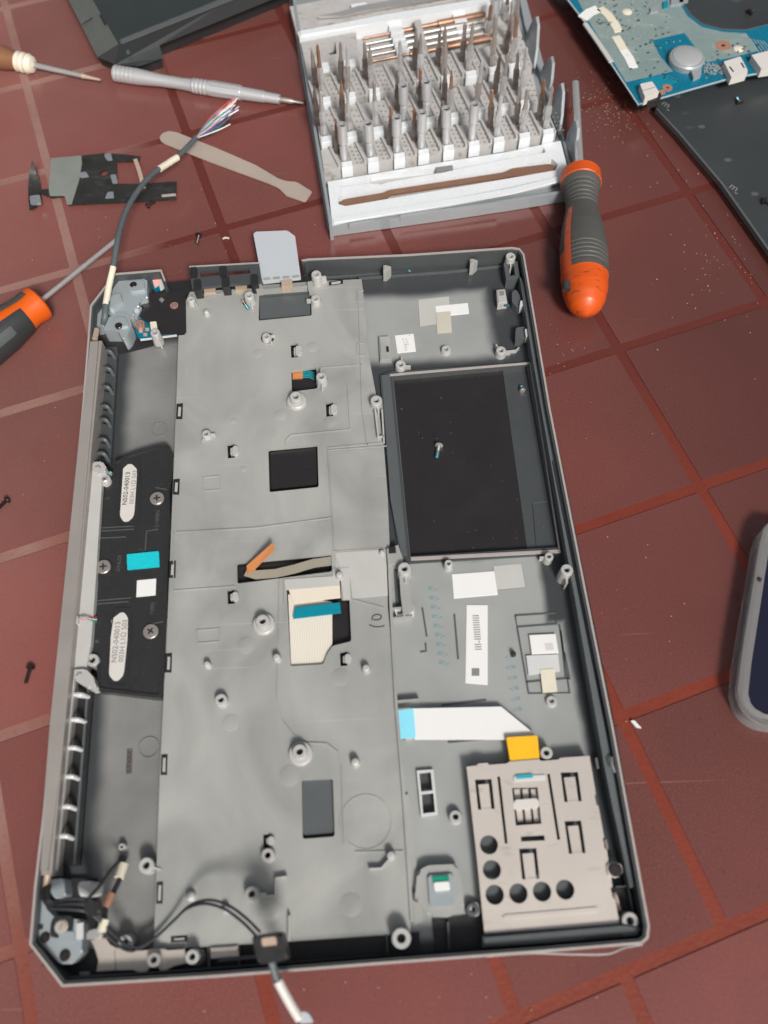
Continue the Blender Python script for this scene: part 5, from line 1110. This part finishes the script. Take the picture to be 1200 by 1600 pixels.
for ri, R_ in enumerate(rows):
    z = R_['z']
    ins = [(R_['b'][0][0], R_['b'][0][1]+1), (R_['b'][1][0], R_['b'][1][1]+1), R_['f'][1], R_['f'][0]]
    prism('bit_row', G(ins, z), 3, z, M['kitg'], kt, bev=.2)
    prism('row_front', strip(G([(R_['f'][0][0]+1, R_['f'][0][1]-1), (R_['f'][1][0]-1, R_['f'][1][1]-1)], z-1), 1.4), 3, z-1, M['kitg'] if ri < 2 else M['kit'], kt, bev=.3)
    prism('row_gap', G([(R_['f'][0][0], R_['f'][0][1]), (R_['f'][1][0], R_['f'][1][1]), (R_['f'][1][0]+1, R_['f'][1][1]+9), (R_['f'][0][0]+1, R_['f'][0][1]+9)], 4), 3, 4, M['gun2'], kt)
    for bi, x in enumerate(tabsx[ri]):
        y = ylin(R_['f'], x)
        prism('bit_tab', G([(x-8, y-8), (x+9, y-11), (x+10, y-1), (x-7, y+2)], z+2), z-6, z+2, M['kit'], kt, bev=.4)
        # channel dividers slanting back
        dep = (ylin(R_['f'], x)-ylin(R_['b'], x))
        for sgn in (-1,):
            x0 = x+sgn*11
            if x0-dep*.42 > R_['b'][0][0]+2: prism('divider', strip(G([(x0, y-4), (x0-dep*.42, y-dep+2)], z+2.5), 1.6), z-.2, z+2.6, M['kitg'], kt, bev=.2)
            x0 = x+12; prism('divider', strip(G([(x0, y-5), (x0-dep*.36, y-dep+1)], z+1.2), 1.2), z-.2, z+1.3, M['kitg'], kt, bev=.2)
        for k in range(5):
            for s_ in (0, 1):
                X, Y = P(x+17+s_*7-k*dep*.075, y-7-k*dep*.17, z)
                bprism(dots, circ(X, Y, .75, 8), z-.1, z+.08)
        kind = 'socket' if (ri == 2 and bi < 6) or (ri == 1 and bi in (3, 4)) else 'bit'
        look = 'hollow round nut' if kind == 'socket' else 'slim steel'
        make_bit(x-3, y-12, z+1.0, random.uniform(30, 36) if kind == 'bit' else 26, kind, f'{look} bit standing {ordn[bi]} from the left in the {rown[ri]} row of the case')
        if (bi+ri) % 4 != 3:
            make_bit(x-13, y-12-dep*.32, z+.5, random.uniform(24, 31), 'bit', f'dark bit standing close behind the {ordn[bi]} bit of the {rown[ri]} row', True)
obj('size_marks', dots, M['inkg'], kt, 0, kind='stuff')
# back shelf: empty sockets and lying bits
prism('back_shelf', G([(470, 66), (556, 50), (562, 104), (481, 120)], 17), 3, 17, M['kitg'], kt, holes=[G([(486, 72), (498, 70), (499, 86), (488, 88)], 17), G([(512, 67), (524, 65), (526, 84), (515, 86)], 17)])
prism('shelf_well', G([(484, 70), (530, 62), (532, 90), (486, 96)], 10), 3, 9, M['gun2'], kt)
prism('shelf_floor', G([(556, 50), (800, 4), (816, 56), (562, 104)], 10), 3, 10, M['kitg'], kt)
for k, x in enumerate((504, 545)): prism('bit_tab', G([(x-9, 99-k*5), (x+9, 96-k*5), (x+11, 108-k*7), (x-7, 112-k*7)], 19), 8, 19, M['kit'], kt, bev=.4)
for k in range(5):
    prism('rod_rest', G([(607+k*3, 38+k*9), (627+k*3, 35+k*9), (628+k*3, 40+k*9), (608+k*3, 43+k*9)], 17), 8, 17-k*.3, M['kit'], kt)
    if k < 4: prism('rod_rest', G([(707+k*3, 20+k*10), (726+k*3, 17+k*10), (727+k*3, 22+k*10), (708+k*3, 25+k*10)], 17), 8, 17-k*.3, M['kit'], kt)
    X0 = P3(568+k*3, 60+k*9, 14); X1 = P3(758+k*4, 22+k*9, 14)
    bm = bmesh.new(); L_ = (X1-X0).length; baxis(bm, X0, X1, [(0, .8), (L_*.3, .8), (L_*.31, 1.5), (L_*.6, 1.5), (L_*.61, 2.3), (L_*.97, 2.3), (L_, 1.5)], 10)
    o = obj('long_bit', bm, M[('coppertool', 'steeld', 'alu', 'steeld', 'coppertool')[k]], None); tag(o, ordn[k]+' from the back of the long rods lying on the back shelf of the case', 'long bit', 'long bits lying on the shelf')
prism('rod_rest', rnd(G([(647, 32), (657, 30), (670, 82), (659, 84)], 20), .5), 8, 20, M['kitg'], kt, bev=.4)
# standing clutter at the right end of the shelf
for k, (x, y, h) in enumerate(((760, 62, 26), (771, 50, 24), (796, 66, 32), (803, 48, 30), (775, 22, 22), (790, 30, 20))):
    make_bit(x, y, 11, h, 'bit' if k not in (1, 4) else 'socket', 'crowded worn bit, '+ordn[k]+' of the cluster at the right end of the back shelf')
# tweezer tray and white lip at the very top
prism('back_tray', G([(452, 6), (462, 44), (745, -10), (735, -50)], 15), 3, 13, M['kitg'], kt)
prism('back_lip', strip(G([(466, 52), (600, 28), (751, 3), (800, -6)], 20), 7.5), 5, 20, M['kit'], kt, bev=1.5)
tw = prism('tweezers', rnd(G([(496, 26), (536, 18), (560, 10), (700, -14), (700, -5), (562, 18), (536, 24)], 16), .6), 14.5, 16.5, M['steel'], None, bev=.4); tag(tw, 'bright steel tweezers lying in the white tray behind the bit rows', 'tweezers')
prism('tool_rest', rnd(G([(548, 4), (572, 0), (574, 8), (550, 12)], 17), .5), 10, 15.5, M['kit'], kt)
# linkage fins on the right
def fin(pts, z0=3):
    # a curved hinge arm: outline given as (pixel x, pixel y, height), leaning a little outward
    bm = bmesh.new(); va = [bm.verts.new(P3(*p)) for p in pts]; vb = [bm.verts.new(v.co+Vector((2.0, .6, 0))) for v in va]
    bm.faces.new(va); bm.faces.new(vb[::-1]); m = len(pts)
    for i in range(m): bm.faces.new((va[i], va[(i+1) % m], vb[(i+1) % m], vb[i]))
    bmesh.ops.bevel(bm, geom=[e for e in bm.edges], offset=.25, segments=1, affect='EDGES', clamp_overlap=True)
    obj('linkage_arm', bm, M['kits'], kt)
for (x, y, k_) in ((833, 108, 1.0), (856, 150, .75), (872, 212, 1.0), (895, 262, .9)):
    fin([(x, y, 4), (x-13, y-40*k_, 4), (x-9, y-60*k_, 16), (x, y-79*k_, 26), (x+5, y-82*k_, 28), (x+7, y-68*k_, 22), (x+5, y-34*k_, 14)])
prism('right_wall', strip(G([(812, -10), (822, 40), (850, 130), (880, 215), (893, 268)], 6), 1.6), 1, 6, M['kits'], kt)

# ------------------------------------------------------------------ small debris
chip_ = prism('paint_chip', rnd(G([(985, 1126), (991, 1125), (1003, 1138), (994, 1136)], 1.2), .6), 0, 1.2, M['white'], None, bev=.3); tag(chip_, 'small white teardrop chip at the tile joint right of the chassis', 'debris')
sd_ = bmesh.new()
def specks(cx, cy, sx, sy, n, smin=.18, smax=.5):
    for _ in range(n):
        x = random.gauss(cx, sx); y = random.gauss(cy, sy); X, Y = P(x, y, 0)
        s_ = random.uniform(smin, smax)*.75; bprism(sd_, circ(X, Y, s_, 5, random.random()), -.05, .05+s_*.6)
specks(955, 165, 34, 24, 190); specks(1130, 400, 30, 45, 60); specks(960, 180, 60, 60, 60); specks(880, 560, 15, 20, 10); specks(1070, 420, 40, 80, 30, .2, .7)
specks(250, 350, 120, 60, 25); specks(1000, 900, 80, 200, 25); specks(60, 700, 50, 80, 14); specks(700, 1560, 200, 25, 14)
sdo = obj('sawdust', sd_, M['sawd'], None, 0, loc=(0, 0, 0)); tag(sdo, 'fine pale sawdust specks scattered over the red tiles', 'sawdust', None, 'stuff')
ds = bmesh.new()
for _ in range(70):
    x = random.uniform(600, 880); y = random.uniform(420, 860)
    X, Y = P(x, y, 4.6); z_ = 4.6 if x < 822 and y > 600 else 6.05
    s_ = random.uniform(.1, .26); X, Y = P(x, y, z_)
    bprism(ds, circ(X, Y, s_, 5), z_-.3, z_+.06)
obj('dust_specks', ds, M['inkg'], ch, 0, kind='stuff')
fl_ = bmesh.new(); bprism(fl_, strip(G([(348, 373), (352, 371), (358, 372)], .5), 1.0), 0, .6); o = obj('plastic_shaving', fl_, M['offw'], None); tag(o, 'tiny cream shaving on the tile right of the black screw', 'debris')
